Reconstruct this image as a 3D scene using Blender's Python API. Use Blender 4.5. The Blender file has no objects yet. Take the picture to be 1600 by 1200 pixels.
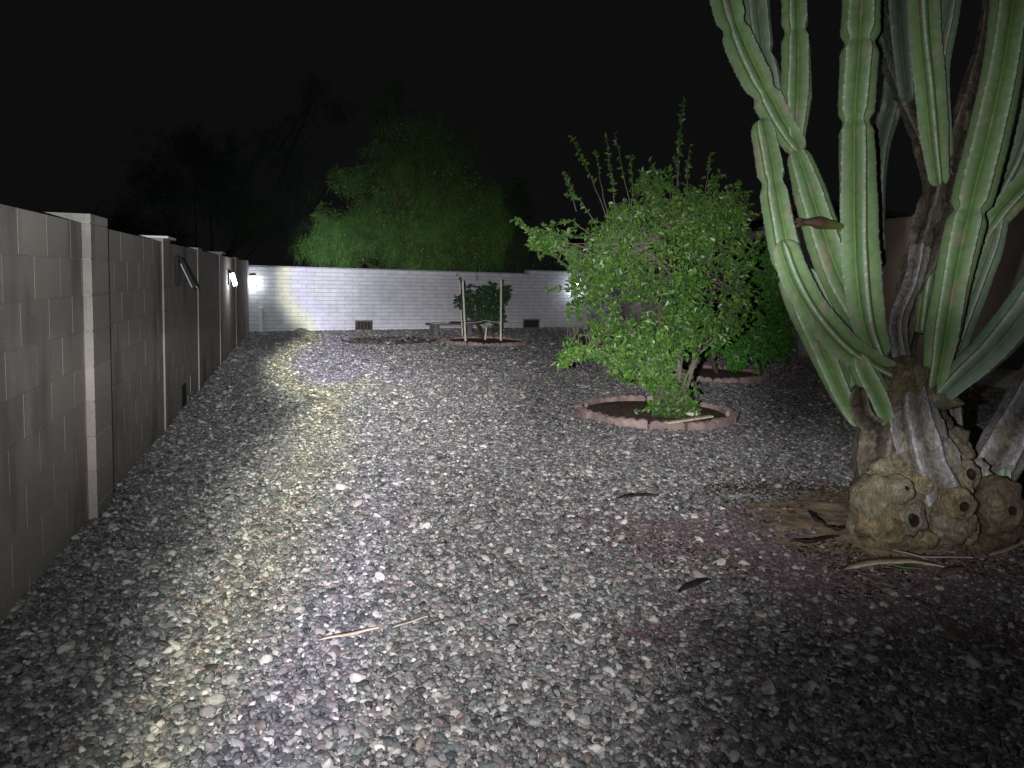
import bpy, math, random
import numpy as np
from mathutils import Vector, Matrix, noise as mnoise
random.seed(7); rng = np.random.default_rng(7)
S = bpy.context.scene
R = math.radians
COL = S.collection

# ------------------------------------------------------------------ camera
H = 1.45
F = 1200.0; YP = 545.0
CM = Matrix.Rotation(-R(15.6), 3, 'Z') @ Matrix.Rotation(R(90-5.2), 3, 'X') @ Matrix.Rotation(.025, 3, 'Z')
cam_d = bpy.data.cameras.new('camera'); cam = bpy.data.objects.new('camera', cam_d); COL.objects.link(cam)
cam.matrix_world = Matrix.Translation((0, 0, H)) @ CM.to_4x4()
cam_d.sensor_width = 36; cam_d.lens = 27; cam_d.shift_y = -55/1600
cam_d.clip_start = .05; cam_d.clip_end = 2000
S.camera = cam

# ------------------------------------------------------------------ night sky
W = bpy.data.worlds.new('World'); S.world = W; W.use_nodes = True
wn = W.node_tree; bg = wn.nodes['Background']
bg.inputs[0].default_value = (.0039, .0041, .0040, 1); bg.inputs[1].default_value = 1.0
S.view_settings.view_transform = 'Standard'; S.view_settings.look = 'None'
S.view_settings.exposure = 0; S.view_settings.gamma = 1
try: S.view_settings.use_curve_mapping = False
except Exception: pass
S.cycles.use_denoising = True
S.cycles.max_bounces = 6; S.cycles.diffuse_bounces = 3; S.cycles.transparent_max_bounces = 4
S.cycles.caustics_reflective = False; S.cycles.caustics_refractive = False

def ray(x, y): return CM @ Vector(((x-800)/F, -(y-YP)/F, -1))
O = Vector((0, 0, H))
def at(x, y, d): return O + ray(x, y)*d                      # a point d metres in front of the camera
def gnd(x, y, z=0.):
    d = ray(x, y); return O + d*((z-H)/d.z)

# ------------------------------------------------------------------ the hand torch (beam shaped by hand, brightened and dimmed area by area)
TORCH = Vector((-.16, .10, 1.42))
TP = dict(power=1.0)
def torch():
    L = bpy.data.lights.new('torch', 'SPOT'); L.energy = 1.0; L.spot_size = R(170); L.spot_blend = .3
    L.shadow_soft_size = .018; L.color = (1, 1, 1)
    o = bpy.data.objects.new('torch', L); COL.objects.link(o)
    o.location = TORCH; o.rotation_euler = CM.to_euler()
    L.use_nodes = True; nt = L.node_tree; N = nt.nodes; K = nt.links
    em = N['Emission']
    geo = N.new('ShaderNodeNewGeometry')
    def m(op, a, b=None, c=None, clamp=False):
        n = N.new('ShaderNodeMath'); n.operation = op; n.use_clamp = clamp
        for i, v in enumerate((a, b, c)):
            if v is None: continue
            if isinstance(v, (int, float)): n.inputs[i].default_value = v
            else: K.new(v, n.inputs[i])
        return n.outputs[0]
    def dot(vec):
        n = N.new('ShaderNodeVectorMath'); n.operation = 'DOT_PRODUCT'
        K.new(geo.outputs['Incoming'], n.inputs[0]); n.inputs[1].default_value = vec
        return n.outputs['Value']
    rx, uy, bk = CM.col[0], CM.col[1], CM.col[2]
    dx = m('MULTIPLY', dot(rx), 1.); dy = dot(uy); dz = m('MAXIMUM', m('MULTIPLY', dot(bk), -1.), .02)
    u = m('ADD', m('MULTIPLY', m('DIVIDE', dx, dz), F), 800.)       # beam plane, in thousandths of the throw
    v = m('SUBTRACT', YP, m('MULTIPLY', m('DIVIDE', dy, dz), F))
    def dist(cx, cy, kx=1., ky=1.):
        a = m('MULTIPLY', m('SUBTRACT', u, cx), kx); b = m('MULTIPLY', m('SUBTRACT', v, cy), ky)
        return m('SQRT', m('ADD', m('MULTIPLY', a, a), m('MULTIPLY', b, b)))
    def inside(d, r): return m('SUBTRACT', r, d)                    # positive inside
    nz = N.new('ShaderNodeTexNoise'); cv = N.new('ShaderNodeCombineXYZ'); K.new(u, cv.inputs[0]); K.new(v, cv.inputs[1])
    nz.inputs['Scale'].default_value = .006; nz.inputs['Detail'].default_value = 1.5; K.new(cv.outputs[0], nz.inputs['Vector'])
    wob = m('MULTIPLY', m('SUBTRACT', nz.outputs['Fac'], .5), 60.)
    e1 = inside(dist(525, 440), 82)
    e2 = inside(dist(540, 572, 1., 1.9), 100)
    e3 = inside(dist(715, 420), 250)
    e4 = m('ADD', m('MULTIPLY', m('SUBTRACT', u, m('ADD', m('MULTIPLY', v, -.46), 802.)), .9), wob)  # slanting lower-left edge
    e4 = m('MINIMUM', e4, m('SUBTRACT', v, 560.))
    e5 = m('MINIMUM', m('SUBTRACT', u, 690.), m('SUBTRACT', v, 120.))
    e = m('MAXIMUM', m('MAXIMUM', m('MAXIMUM', e1, e2), m('MAXIMUM', e3, e4)), e5)
    def sm(x, a, b):
        n = N.new('ShaderNodeMapRange'); n.interpolation_type = 'SMOOTHSTEP'
        K.new(x, n.inputs[0]); n.inputs[1].default_value = a; n.inputs[2].default_value = b
        n.inputs[3].default_value = 0; n.inputs[4].default_value = 1
        return n.outputs[0]
    # softness grows away from the tight upper lobe
    soft = sm(v, 515., 760.)
    es = m('DIVIDE', e, m('ADD', .75, m('MULTIPLY', soft, 3.6)))
    mask = sm(es, -26., 12.)
    # vertical profile of the beam
    cr = N.new('ShaderNodeFloatCurve')
    vn = m('DIVIDE', v, 1400., clamp=True); K.new(vn, cr.inputs['Value'])
    cv2 = cr.mapping.curves[0]
    pts = VPROF
    cv2.points[0].location = (0, pts[0][1]); cv2.points[1].location = (1, pts[-1][1])
    for y, val in pts[1:-1]: cv2.points.new(y/1400., val)
    cr.mapping.update()
    base = m('POWER', 10., m('SUBTRACT', m('MULTIPLY', cr.outputs[0], 4.), 1.))   # curve holds (log10 + 1) / 4
    # sideways fall-off
    ua = m('ABSOLUTE', m('SUBTRACT', u, 530.))
    side = N.new('ShaderNodeFloatCurve'); K.new(m('DIVIDE', ua, 1400., clamp=True), side.inputs['Value'])
    sc = side.mapping.curves[0]; sc.points[0].location = (0, 1); sc.points[1].location = (1, HPROF[-1][1])
    for y, val in HPROF[1:-1]: sc.points.new(y/1400., val)
    side.mapping.update()
    sv = m('POWER', 10., m('MULTIPLY', m('SUBTRACT', side.outputs[0], 1.), m('SUBTRACT', 3.9, m('MULTIPLY', sm(v, 500., 700.), 2.25))))   # curve holds 1 + log10 / 3
    leak = m('ADD', LEAK, m('MULTIPLY', m('SUBTRACT', 1., sm(v, 290., 400.)), .28))
    mk = m('ADD', m('MULTIPLY', mask, m('SUBTRACT', 1., leak)), leak)
    # the left rim of the beam is yellow outside, violet inside
    hot = m('MULTIPLY', m('MULTIPLY', m('SUBTRACT', 1., m('MULTIPLY', soft, .97)), m('MULTIPLY', sm(es, -14., 14.), m('SUBTRACT', 1., sm(es, 14., 80.))), m('SUBTRACT', 1., sm(u, 560., 700.))))
    st = m('MULTIPLY', m('MULTIPLY', base, sv), m('MULTIPLY', mk, m('ADD', 1., m('MULTIPLY', hot, .7))))
    # wide spill, then added lobes and dimming to balance separate areas
    spill = m('ADD', m('MULTIPLY', m('SUBTRACT', 1., sm(dist(500, 480), 150., 1500.)), SPILL), SPILL*.25)
    st = m('ADD', st, spill)
    st = m('ADD', st, m('MULTIPLY', m('SUBTRACT', 1., sm(dist(1400, 330, 1., .95), 150., 620.)), 9.))  # added lobe to brighten upper cactus arms and house wall
    st = m('MULTIPLY', st, m('SUBTRACT', 1., m('MULTIPLY', m('MULTIPLY', sm(u, 1130., 1280.), .62), m('MULTIPLY', sm(v, 400., 520.), m('SUBTRACT', 1., sm(v, 620., 720.))))))
    st = m('MULTIPLY', st, m('SUBTRACT', 1., m('MULTIPLY', m('MULTIPLY', sm(u, 860., 1300.), .78), sm(v, 820., 1020.))))
    st = m('ADD', st, m('MULTIPLY', m('SUBTRACT', 1., sm(dist(1430, 770), 60., 260.)), 2.))  # added lobe to brighten the cactus foot
    st = m('MULTIPLY', st, m('SUBTRACT', 1., m('MULTIPLY', m('MULTIPLY', m('MULTIPLY', sm(u, 800., 880.), .25), sm(v, 470., 540.)), m('SUBTRACT', 1., sm(v, 640., 760.)))))
    st = m('MULTIPLY', st, m('SUBTRACT', 1., m('MULTIPLY', m('MULTIPLY', m('SUBTRACT', 1., sm(u, 180., 360.)), .38), sm(v, 430., 560.))))
    st = m('ADD', st, m('MULTIPLY', m('MULTIPLY', m('SUBTRACT', 1., sm(dist(498, 440), 15., 120.)), 260.), sm(es, -10., 20.)))
    st = m('MULTIPLY', st, m('ADD', .46, m('MULTIPLY', sm(u, -120., 330.), .54)))
    K.new(m('MULTIPLY', st, GAIN), em.inputs['Strength'])
    ramp = N.new('ShaderNodeValToRGB'); K.new(sm(es, -34., 96.), ramp.inputs[0])
    el = ramp.color_ramp.elements
    el[0].position = 0; el[0].color = (.92, .98, 1.0, 1)
    el[1].position = 1; el[1].color = (.98, .97, 1.05, 1)
    for p, c in ((.14, (.95, .98, .85)), (.25, (1.0, 1.0, .72)), (.36, (1.02, 1.01, .80)), (.5, (.98, .97, 1.0)), (.66, (.96, .91, 1.13))):
        q = el.new(p); q.color = (*c, 1)
    mixc = N.new('ShaderNodeMix'); mixc.data_type = 'RGBA'
    K.new(m('MAXIMUM', sm(u, 560., 720.), m('MULTIPLY', soft, .38)), mixc.inputs[0]); K.new(ramp.outputs[0], mixc.inputs[6]); mixc.inputs[7].default_value = (1.0, .975, 1.0, 1)
    K.new(mixc.outputs[2], em.inputs['Color'])
    return o
# (row in the beam plane, (log10 intensity + 1) / 4)
def lg(x): return (math.log10(x)+1)/4
VPROF = [(0, lg(26)), (150, lg(45)), (250, lg(105)), (340, lg(270)), (400, lg(360)), (450, lg(310)), (505, lg(410)), (530, lg(560)), (560, lg(560)),
         (600, lg(380)), (650, lg(225)), (720, lg(128)), (800, lg(71)), (900, lg(44)), (1050, lg(24)), (1200, lg(14)), (1400, lg(9))]
HPROF = [(0, 1), (100, 1+math.log10(.80)/3), (200, 1+math.log10(.52)/3), (330, 1+math.log10(.34)/3), (480, 1+math.log10(.31)/3), (620, 1+math.log10(.21)/3), (750, 1+math.log10(.075)/3), (900, 1+math.log10(.034)/3), (1400, 1+math.log10(.02)/3)]
LEAK = .24; SPILL = 3.6; GAIN = 40.
torch()

# ------------------------------------------------------------------ materials
def mat(name):
    m = bpy.data.materials.new(name); m.use_nodes = True
    return m, m.node_tree, m.node_tree.nodes['Principled BSDF']
def simple(name, c, rough=.8, var=.25, scale=6, bump=.0, bscale=60, spec=.3, obrand=0., metal=0., coord='Object'):
    m, nt, b = mat(name); N = nt.nodes; K = nt.links
    tc = N.new('ShaderNodeTexCoord'); nz = N.new('ShaderNodeTexNoise'); nz.inputs['Scale'].default_value = scale; nz.inputs['Detail'].default_value = 5
    if coord == 'World':
        g = N.new('ShaderNodeNewGeometry'); src = g.outputs['Position']
    else: src = tc.outputs['Object']
    K.new(src, nz.inputs['Vector'])
    mp = N.new('ShaderNodeMapRange'); K.new(nz.outputs['Fac'], mp.inputs[0]); mp.inputs[1].default_value = .3; mp.inputs[2].default_value = .7
    mp.inputs[3].default_value = 1-var; mp.inputs[4].default_value = 1+var
    fac = mp.outputs[0]
    if obrand:
        oi = N.new('ShaderNodeObjectInfo'); mr = N.new('ShaderNodeMapRange'); K.new(oi.outputs['Random'], mr.inputs[0])
        mr.inputs[3].default_value = 1-obrand; mr.inputs[4].default_value = 1+obrand
        mm = N.new('ShaderNodeMath'); mm.operation = 'MULTIPLY'; K.new(fac, mm.inputs[0]); K.new(mr.outputs[0], mm.inputs[1]); fac = mm.outputs[0]
    vm = N.new('ShaderNodeVectorMath'); vm.operation = 'SCALE'; vm.inputs[0].default_value = c; K.new(fac, vm.inputs['Scale'])
    K.new(vm.outputs[0], b.inputs['Base Color'])
    b.inputs['Roughness'].default_value = rough; b.inputs['Specular IOR Level'].default_value = spec; b.inputs['Metallic'].default_value = metal
    if bump:
        n2 = N.new('ShaderNodeTexNoise'); n2.inputs['Scale'].default_value = bscale; n2.inputs['Detail'].default_value = 6; K.new(src, n2.inputs['Vector'])
        bp = N.new('ShaderNodeBump'); bp.inputs['Strength'].default_value = bump; bp.inputs['Distance'].default_value = .01
        K.new(n2.outputs['Fac'], bp.inputs['Height']); K.new(bp.outputs[0], b.inputs['Normal'])
    return m
def vcol(name, rough=.7, spec=.3, bump=0., bscale=80, transl=0., att='OBJ', var=.2, vscale=30):
    m, nt, b = mat(name); N = nt.nodes; K = nt.links
    a = N.new('ShaderNodeAttribute'); a.attribute_name = 'col'
    if att == 'INST': a.attribute_type = 'INSTANCER'
    g = N.new('ShaderNodeNewGeometry')
    nz = N.new('ShaderNodeTexNoise'); nz.inputs['Scale'].default_value = vscale; nz.inputs['Detail'].default_value = 4; K.new(g.outputs['Position'], nz.inputs['Vector'])
    mp = N.new('ShaderNodeMapRange'); K.new(nz.outputs['Fac'], mp.inputs[0]); mp.inputs[1].default_value = .3; mp.inputs[2].default_value = .7
    mp.inputs[3].default_value = 1-var; mp.inputs[4].default_value = 1+var
    vm = N.new('ShaderNodeVectorMath'); vm.operation = 'SCALE'; K.new(a.outputs['Color'], vm.inputs[0]); K.new(mp.outputs[0], vm.inputs['Scale'])
    K.new(vm.outputs[0], b.inputs['Base Color'])
    b.inputs['Roughness'].default_value = rough; b.inputs['Specular IOR Level'].default_value = spec
    if bump:
        n2 = N.new('ShaderNodeTexNoise'); n2.inputs['Scale'].default_value = bscale; n2.inputs['Detail'].default_value = 6; K.new(g.outputs['Position'], n2.inputs['Vector'])
        bp = N.new('ShaderNodeBump'); bp.inputs['Strength'].default_value = bump; bp.inputs['Distance'].default_value = .012
        K.new(n2.outputs['Fac'], bp.inputs['Height']); K.new(bp.outputs[0], b.inputs['Normal'])
    if transl:
        tr = N.new('ShaderNodeBsdfTranslucent'); K.new(vm.outputs[0], tr.inputs['Color'])
        mx = N.new('ShaderNodeMixShader'); mx.inputs[0].default_value = transl
        out = N['Material Output']; K.new(b.outputs[0], mx.inputs[1]); K.new(tr.outputs[0], mx.inputs[2]); K.new(mx.outputs[0], out.inputs['Surface'])
    return m
def emis(name, c, s):
    m, nt, b = mat(name); b.inputs['Base Color'].default_value = (*c, 1)
    b.inputs['Emission Color'].default_value = (*c, 1); b.inputs['Emission Strength'].default_value = s
    return m

def tan_block_material():
    m, nt, b = mat('tan_block'); N = nt.nodes; K = nt.links
    g = N.new('ShaderNodeNewGeometry'); oi = N.new('ShaderNodeObjectInfo')
    def nz(s, d, sc=(1, 1, 1)):
        mp = N.new('ShaderNodeMapping'); mp.inputs['Scale'].default_value = sc; K.new(g.outputs['Position'], mp.inputs[0])
        n = N.new('ShaderNodeTexNoise'); n.inputs['Scale'].default_value = s; n.inputs['Detail'].default_value = d; K.new(mp.outputs[0], n.inputs['Vector']); return n.outputs['Fac']
    def mr(x, a, b_, c, d):
        n = N.new('ShaderNodeMapRange'); K.new(x, n.inputs[0])
        for i, v in enumerate((a, b_, c, d)): n.inputs[i+1].default_value = v
        return n.outputs[0]
    def mul(a, b_):
        n = N.new('ShaderNodeMath'); n.operation = 'MULTIPLY'; K.new(a, n.inputs[0]); K.new(b_, n.inputs[1]); return n.outputs[0]
    tone = mix = N.new('ShaderNodeMix'); mix.data_type = 'RGBA'
    K.new(mr(nz(1.3, 3), .35, .65, 0, 1), mix.inputs[0]); mix.inputs[6].default_value = (.355, .33, .295, 1); mix.inputs[7].default_value = (.385, .33, .30, 1)
    stain = mr(nz(1.1, 4, (1, 1.6, .55)), .56, .70, 1, .5)          # soft dark water stains
    fac = mul(mul(stain, mr(oi.outputs['Random'], 0, 1, .93, 1.06)), mr(nz(60, 6), .3, .7, .88, 1.1))
    vm = N.new('ShaderNodeVectorMath'); vm.operation = 'SCALE'; K.new(mix.outputs[2], vm.inputs[0]); K.new(fac, vm.inputs['Scale'])
    K.new(vm.outputs[0], b.inputs['Base Color']); b.inputs['Roughness'].default_value = .95; b.inputs['Specular IOR Level'].default_value = .1
    bp = N.new('ShaderNodeBump'); bp.inputs['Strength'].default_value = .35; bp.inputs['Distance'].default_value = .006
    K.new(nz(130, 6), bp.inputs['Height']); K.new(bp.outputs[0], b.inputs['Normal'])
    return m
def wood_material():
    m, nt, b = mat('cactus_wood'); N = nt.nodes; K = nt.links
    a = N.new('ShaderNodeAttribute'); a.attribute_name = 'col'; g = N.new('ShaderNodeNewGeometry')
    nz = N.new('ShaderNodeTexNoise'); nz.inputs['Scale'].default_value = 16; nz.inputs['Detail'].default_value = 8; nz.inputs['Roughness'].default_value = .7; nz.inputs['Distortion'].default_value = 1.4; K.new(g.outputs['Position'], nz.inputs['Vector'])
    mp = N.new('ShaderNodeMapping'); mp.inputs['Scale'].default_value = (1, 1, .28); K.new(g.outputs['Position'], mp.inputs[0])
    n2 = N.new('ShaderNodeTexNoise'); n2.inputs['Scale'].default_value = 75; n2.inputs['Detail'].default_value = 7; n2.inputs['Roughness'].default_value = .7; n2.inputs['Distortion'].default_value = .8; K.new(mp.outputs[0], n2.inputs['Vector'])
    def mr(x, p, q, c, d):
        n = N.new('ShaderNodeMapRange'); K.new(x, n.inputs[0])
        for i, v in enumerate((p, q, c, d)): n.inputs[i+1].default_value = v
        return n.outputs[0]
    mu = N.new('ShaderNodeMath'); mu.operation = 'MULTIPLY'; K.new(mr(nz.outputs['Fac'], .32, .68, .45, 1.45), mu.inputs[0]); K.new(mr(n2.outputs['Fac'], .3, .7, .6, 1.35), mu.inputs[1])
    vm = N.new('ShaderNodeVectorMath'); vm.operation = 'SCALE'; K.new(a.outputs['Color'], vm.inputs[0]); K.new(mu.outputs[0], vm.inputs['Scale']); K.new(vm.outputs[0], b.inputs['Base Color'])
    b.inputs['Roughness'].default_value = .95; b.inputs['Specular IOR Level'].default_value = .1
    ad = N.new('ShaderNodeMath'); ad.operation = 'ADD'; K.new(nz.outputs['Fac'], ad.inputs[0]); K.new(n2.outputs['Fac'], ad.inputs[1])
    bp = N.new('ShaderNodeBump'); bp.inputs['Strength'].default_value = 1; bp.inputs['Distance'].default_value = .03; K.new(ad.outputs[0], bp.inputs['Height']); K.new(bp.outputs[0], b.inputs['Normal'])
    return m
M = dict(
    tan=tan_block_material(),
    mortar=simple('tan_mortar', (.36, .34, .315), .95, .15, 9, .2, 90, .1, coord='World'),
    white=simple('white_paint_block', (.53, .54, .57), .85, .10, 5, .35, 45, .2, .05, coord='World'),
    wmortar=simple('grey_joint', (.26, .27, .31), .9, .2, 9, coord='World'),
    dark=simple('recess_shade', (.03, .027, .025), .95, .4, 20),  # near-black colour painted in for the shade inside wall openings
    rust=simple('brown_metal', (.12, .085, .075), .8, .3, 20, spec=.2),
    cap=simple('pale_cap', (.75, .75, .74), .6, .08, 9),
    stucco=simple('brown_stucco', (.40, .355, .32), .95, .12, 2, .5, 120, .1, coord='World'),
    wains=simple('grey_wainscot_block', (.46, .44, .42), .9, .15, 4, .3, 60, .15, .1, coord='World'),
    fascia=simple('grey_fascia', (.5, .5, .5), .7, .1, 3),
    roofm=simple('dark_shingle', (.05, .045, .045), .9, .3, 8, .4, 40),
    soil=simple('brown_soil', (.30, .23, .16), .98, .45, 14, .8, 50, .05, coord='World'),
    rsoil=simple('dark_soil', (.13, .10, .075), .98, .5, 18, .9, 45, .05, coord='World'),
    bark=simple('grey_bark', (.125, .112, .09), .9, .35, 30, .8, 60, .1),
    dbark=simple('dark_bark', (.07, .055, .04), .9, .35, 30, .8, 60, .1),
    edging=simple('pink_concrete', (.25, .19, .175), .92, .3, 12, .5, 70, .1, .14, coord='World'),
    bench=simple('weathered_wood', (.13, .12, .115), .85, .3, 18, .4, 60),
    board=simple('pale_board', (.62, .60, .50), .7, .12, 20),
    stake=simple('pale_stake', (.62, .60, .48), .7, .12, 20),
    black=simple('black_plastic', (.012, .012, .013), .6, .2, 20, spec=.25),
    panel=simple('solar_panel', (.012, .014, .022), .35, .1, 20, spec=.3),
    lens=simple('clear_lens', (.7, .7, .7), .1, .05, 20, spec=.8),
    lit=emis('lit_led', (.93, .95, 1.), 40),
    amber=emis('amber_glow', (1., .45, .16), .45),
    pipe=simple('white_pipe', (.62, .66, .64), .5, .08, 20),
    husk=simple('dark_husk', (.03, .025, .02), .9, .4, 30),
    dry=simple('dry_leaf', (.48, .40, .30), .8, .25, 25),
    twig=simple('pale_twig', (.42, .36, .28), .85, .2, 30),
    leaf=vcol('green_leaf', .42, .5, transl=.22, var=.15),
    wisp=vcol('wispy_leaf', .7, .2, transl=.2, var=.25, vscale=2.),
    litter=vcol('leaf_litter', .9, .1),
    stone=vcol('pebble', .62, .35, att='INST', var=.18, vscale=160),
    cactus=vcol('cactus_skin', .55, .3, .35, 160, var=.14, vscale=26),
    wood=wood_material(),
)

# ------------------------------------------------------------------ helpers
def mk(name, verts, faces, m, parent=None, kind=None, cols=None, smooth=False):
    me = bpy.data.meshes.new(name)
    me.from_pydata([tuple(v) for v in verts], [], [tuple(f) for f in faces]); me.update()
    me.materials.append(m)
    if cols is not None:
        a = me.color_attributes.new('col', 'FLOAT_COLOR', 'POINT')
        c = np.ones((len(verts), 4), np.float32); c[:, :3] = np.asarray(cols, np.float32); a.data.foreach_set('color', c.ravel())
    if smooth: me.polygons.foreach_set('use_smooth', [True]*len(me.polygons))
    o = bpy.data.objects.new(name, me); COL.objects.link(o)
    if parent: o.parent = parent
    if kind: o['kind'] = kind
    return o
def thing(name, label, cat, loc=(0, 0, 0), rz=0, group=None):
    o = bpy.data.objects.new(name, None); COL.objects.link(o); o.location = loc; o.rotation_euler = (0, 0, rz)
    o['label'] = label; o['category'] = cat; o.empty_display_size = .1
    if group: o['group'] = group
    return o
def tag(o, label, cat, group=None):
    o['label'] = label; o['category'] = cat
    if group: o['group'] = group
    return o
class B:
    def __init__(s): s.v = []; s.f = []; s.c = []
    def box(s, a, b, rot=None, org=None):
        x0, y0, z0 = a; x1, y1, z1 = b; n = len(s.v)
        p = [Vector(q) for q in ((x0, y0, z0), (x1, y0, z0), (x1, y1, z0), (x0, y1, z0), (x0, y0, z1), (x1, y0, z1), (x1, y1, z1), (x0, y1, z1))]
        if rot is not None: p = [rot @ q for q in p]
        if org is not None: p = [q+Vector(org) for q in p]
        s.v += p
        s.f += [tuple(n+i for i in f) for f in ((0, 3, 2, 1), (4, 5, 6, 7), (0, 1, 5, 4), (1, 2, 6, 5), (2, 3, 7, 6), (3, 0, 4, 7))]
        return s
    def tube(s, pts, rad, n=7, col=None, cap=True):
        pts = [Vector(p) for p in pts]; b0 = len(s.v)
        if isinstance(rad, (int, float)): rad = [rad]*len(pts)
        up = None
        for i, p in enumerate(pts):
            t = (pts[min(i+1, len(pts)-1)]-pts[max(i-1, 0)]).normalized()
            if up is None:
                up = t.orthogonal().normalized()
            up = (up-t*up.dot(t)).normalized(); w = t.cross(up)
            for k in range(n):
                a = 2*math.pi*k/n; s.v.append(p+(up*math.cos(a)+w*math.sin(a))*rad[i])
                if col: s.c.append(col)
        for i in range(len(pts)-1):
            for k in range(n):
                q = b0+i*n+k; q2 = b0+i*n+(k+1) % n; s.f.append((q, q2, q2+n, q+n))
        if cap:
            s.f.append(tuple(b0+k for k in range(n))[::-1]); e = b0+(len(pts)-1)*n; s.f.append(tuple(e+k for k in range(n)))
        return s
    def obj(s, name, m, parent=None, kind=None, smooth=False):
        return mk(name, s.v, s.f, m, parent, kind, s.c if s.c else None, smooth)
def bevel_obj(o, w=.004, seg=2):
    md = o.modifiers.new('bevel', 'BEVEL'); md.width = w; md.segments = seg; md.limit_method = 'ANGLE'; return o

def block_mesh(name, L, T, h, m, ch=.004, slump=0):
    """a block whose front face looks along +X (local), length along Y, chamfered front edges"""
    v = []; f = []
    def ringq(x, dy, dz): return [(x, -L/2+dy, -h/2+dz), (x, L/2-dy, -h/2+dz), (x, L/2-dy, h/2-dz), (x, -L/2+dy, h/2-dz)]
    v += ringq(-T, 0, 0)+ringq(-ch, 0, 0)+ringq(0, ch, ch)
    for a in (0, 4):
        for k in range(4): f.append((a+k, a+(k+1) % 4, a+4+(k+1) % 4, a+4+k))
    f.append((8, 9, 10, 11))
    me = bpy.data.meshes.new(name); me.from_pydata(v, [], f); me.update(); me.materials.append(m); return me
def place(me, name, loc, rz=0, scale=(1, 1, 1), parent=None, rx=0):
    o = bpy.data.objects.new(name, me); COL.objects.link(o); o.location = loc; o.rotation_euler = (rx, 0, rz); o.scale = scale
    if parent: o.parent = parent
    return o
def join_blocks(name, me, xf, parent):
    bv = [v.co.copy() for v in me.vertices]; bf = [tuple(p.vertices) for p in me.polygons]; V = []; Fc = []
    for (loc, rz, sc) in xf:
        Mx = Matrix.LocRotScale(Vector(loc), Matrix.Rotation(rz, 3, 'Z').to_quaternion(), Vector(sc)); n = len(V)
        V += [Mx @ v for v in bv]; Fc += [tuple(n+i for i in f) for f in bf]
    return mk(name, V, Fc, me.materials[0], parent, 'stuff')

# ------------------------------------------------------------------ ground
gm, gnt, gb = mat('gravel_ground')
N = gnt.nodes; K = gnt.links
g = N.new('ShaderNodeNewGeometry'); vo = N.new('ShaderNodeTexVoronoi'); vo.inputs['Scale'].default_value = 42; K.new(g.outputs['Position'], vo.inputs['Vector'])
rp = N.new('ShaderNodeValToRGB'); sp = N.new('ShaderNodeSeparateColor'); K.new(vo.outputs['Color'], sp.inputs[0]); K.new(sp.outputs[0], rp.inputs[0])
rp.color_ramp.elements[0].color = (.035, .035, .038, 1); rp.color_ramp.elements[1].color = (.3, .29, .28, 1); e_ = rp.color_ramp.elements.new(.8); e_.color = (.09, .085, .085, 1)
K.new(rp.outputs[0], gb.inputs['Base Color']); gb.inputs['Roughness'].default_value = .9
bp = N.new('ShaderNodeBump'); bp.inputs['Strength'].default_value = .8; bp.inputs['Distance'].default_value = .015; bp.invert = True
K.new(vo.outputs['Distance'], bp.inputs['Height']); K.new(bp.outputs[0], gb.inputs['Normal'])
mk('ground', [(-300, -300, -.014), (300, -300, -.014), (300, 300, -.014), (-300, 300, -.014)], [(0, 1, 2, 3)], gm, kind='structure')

# back wall line
BW0 = Vector((-1.17, 19.75, 0)); BW1 = Vector((10.1, 22.95, 0)); bwd = (BW1-BW0); BWL = bwd.length; bwd.normalize(); BWA = math.atan2(bwd.y, bwd.x); bwn = Vector((bwd.y, -bwd.x, 0))
RINGS = [(3.77, 7.6, .82), (6.3, 10.75, .84), (4.05, 16.75, .93)]
CB = Vector((3.95, 3.95, 0))                                  # foot of the cactus

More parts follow.
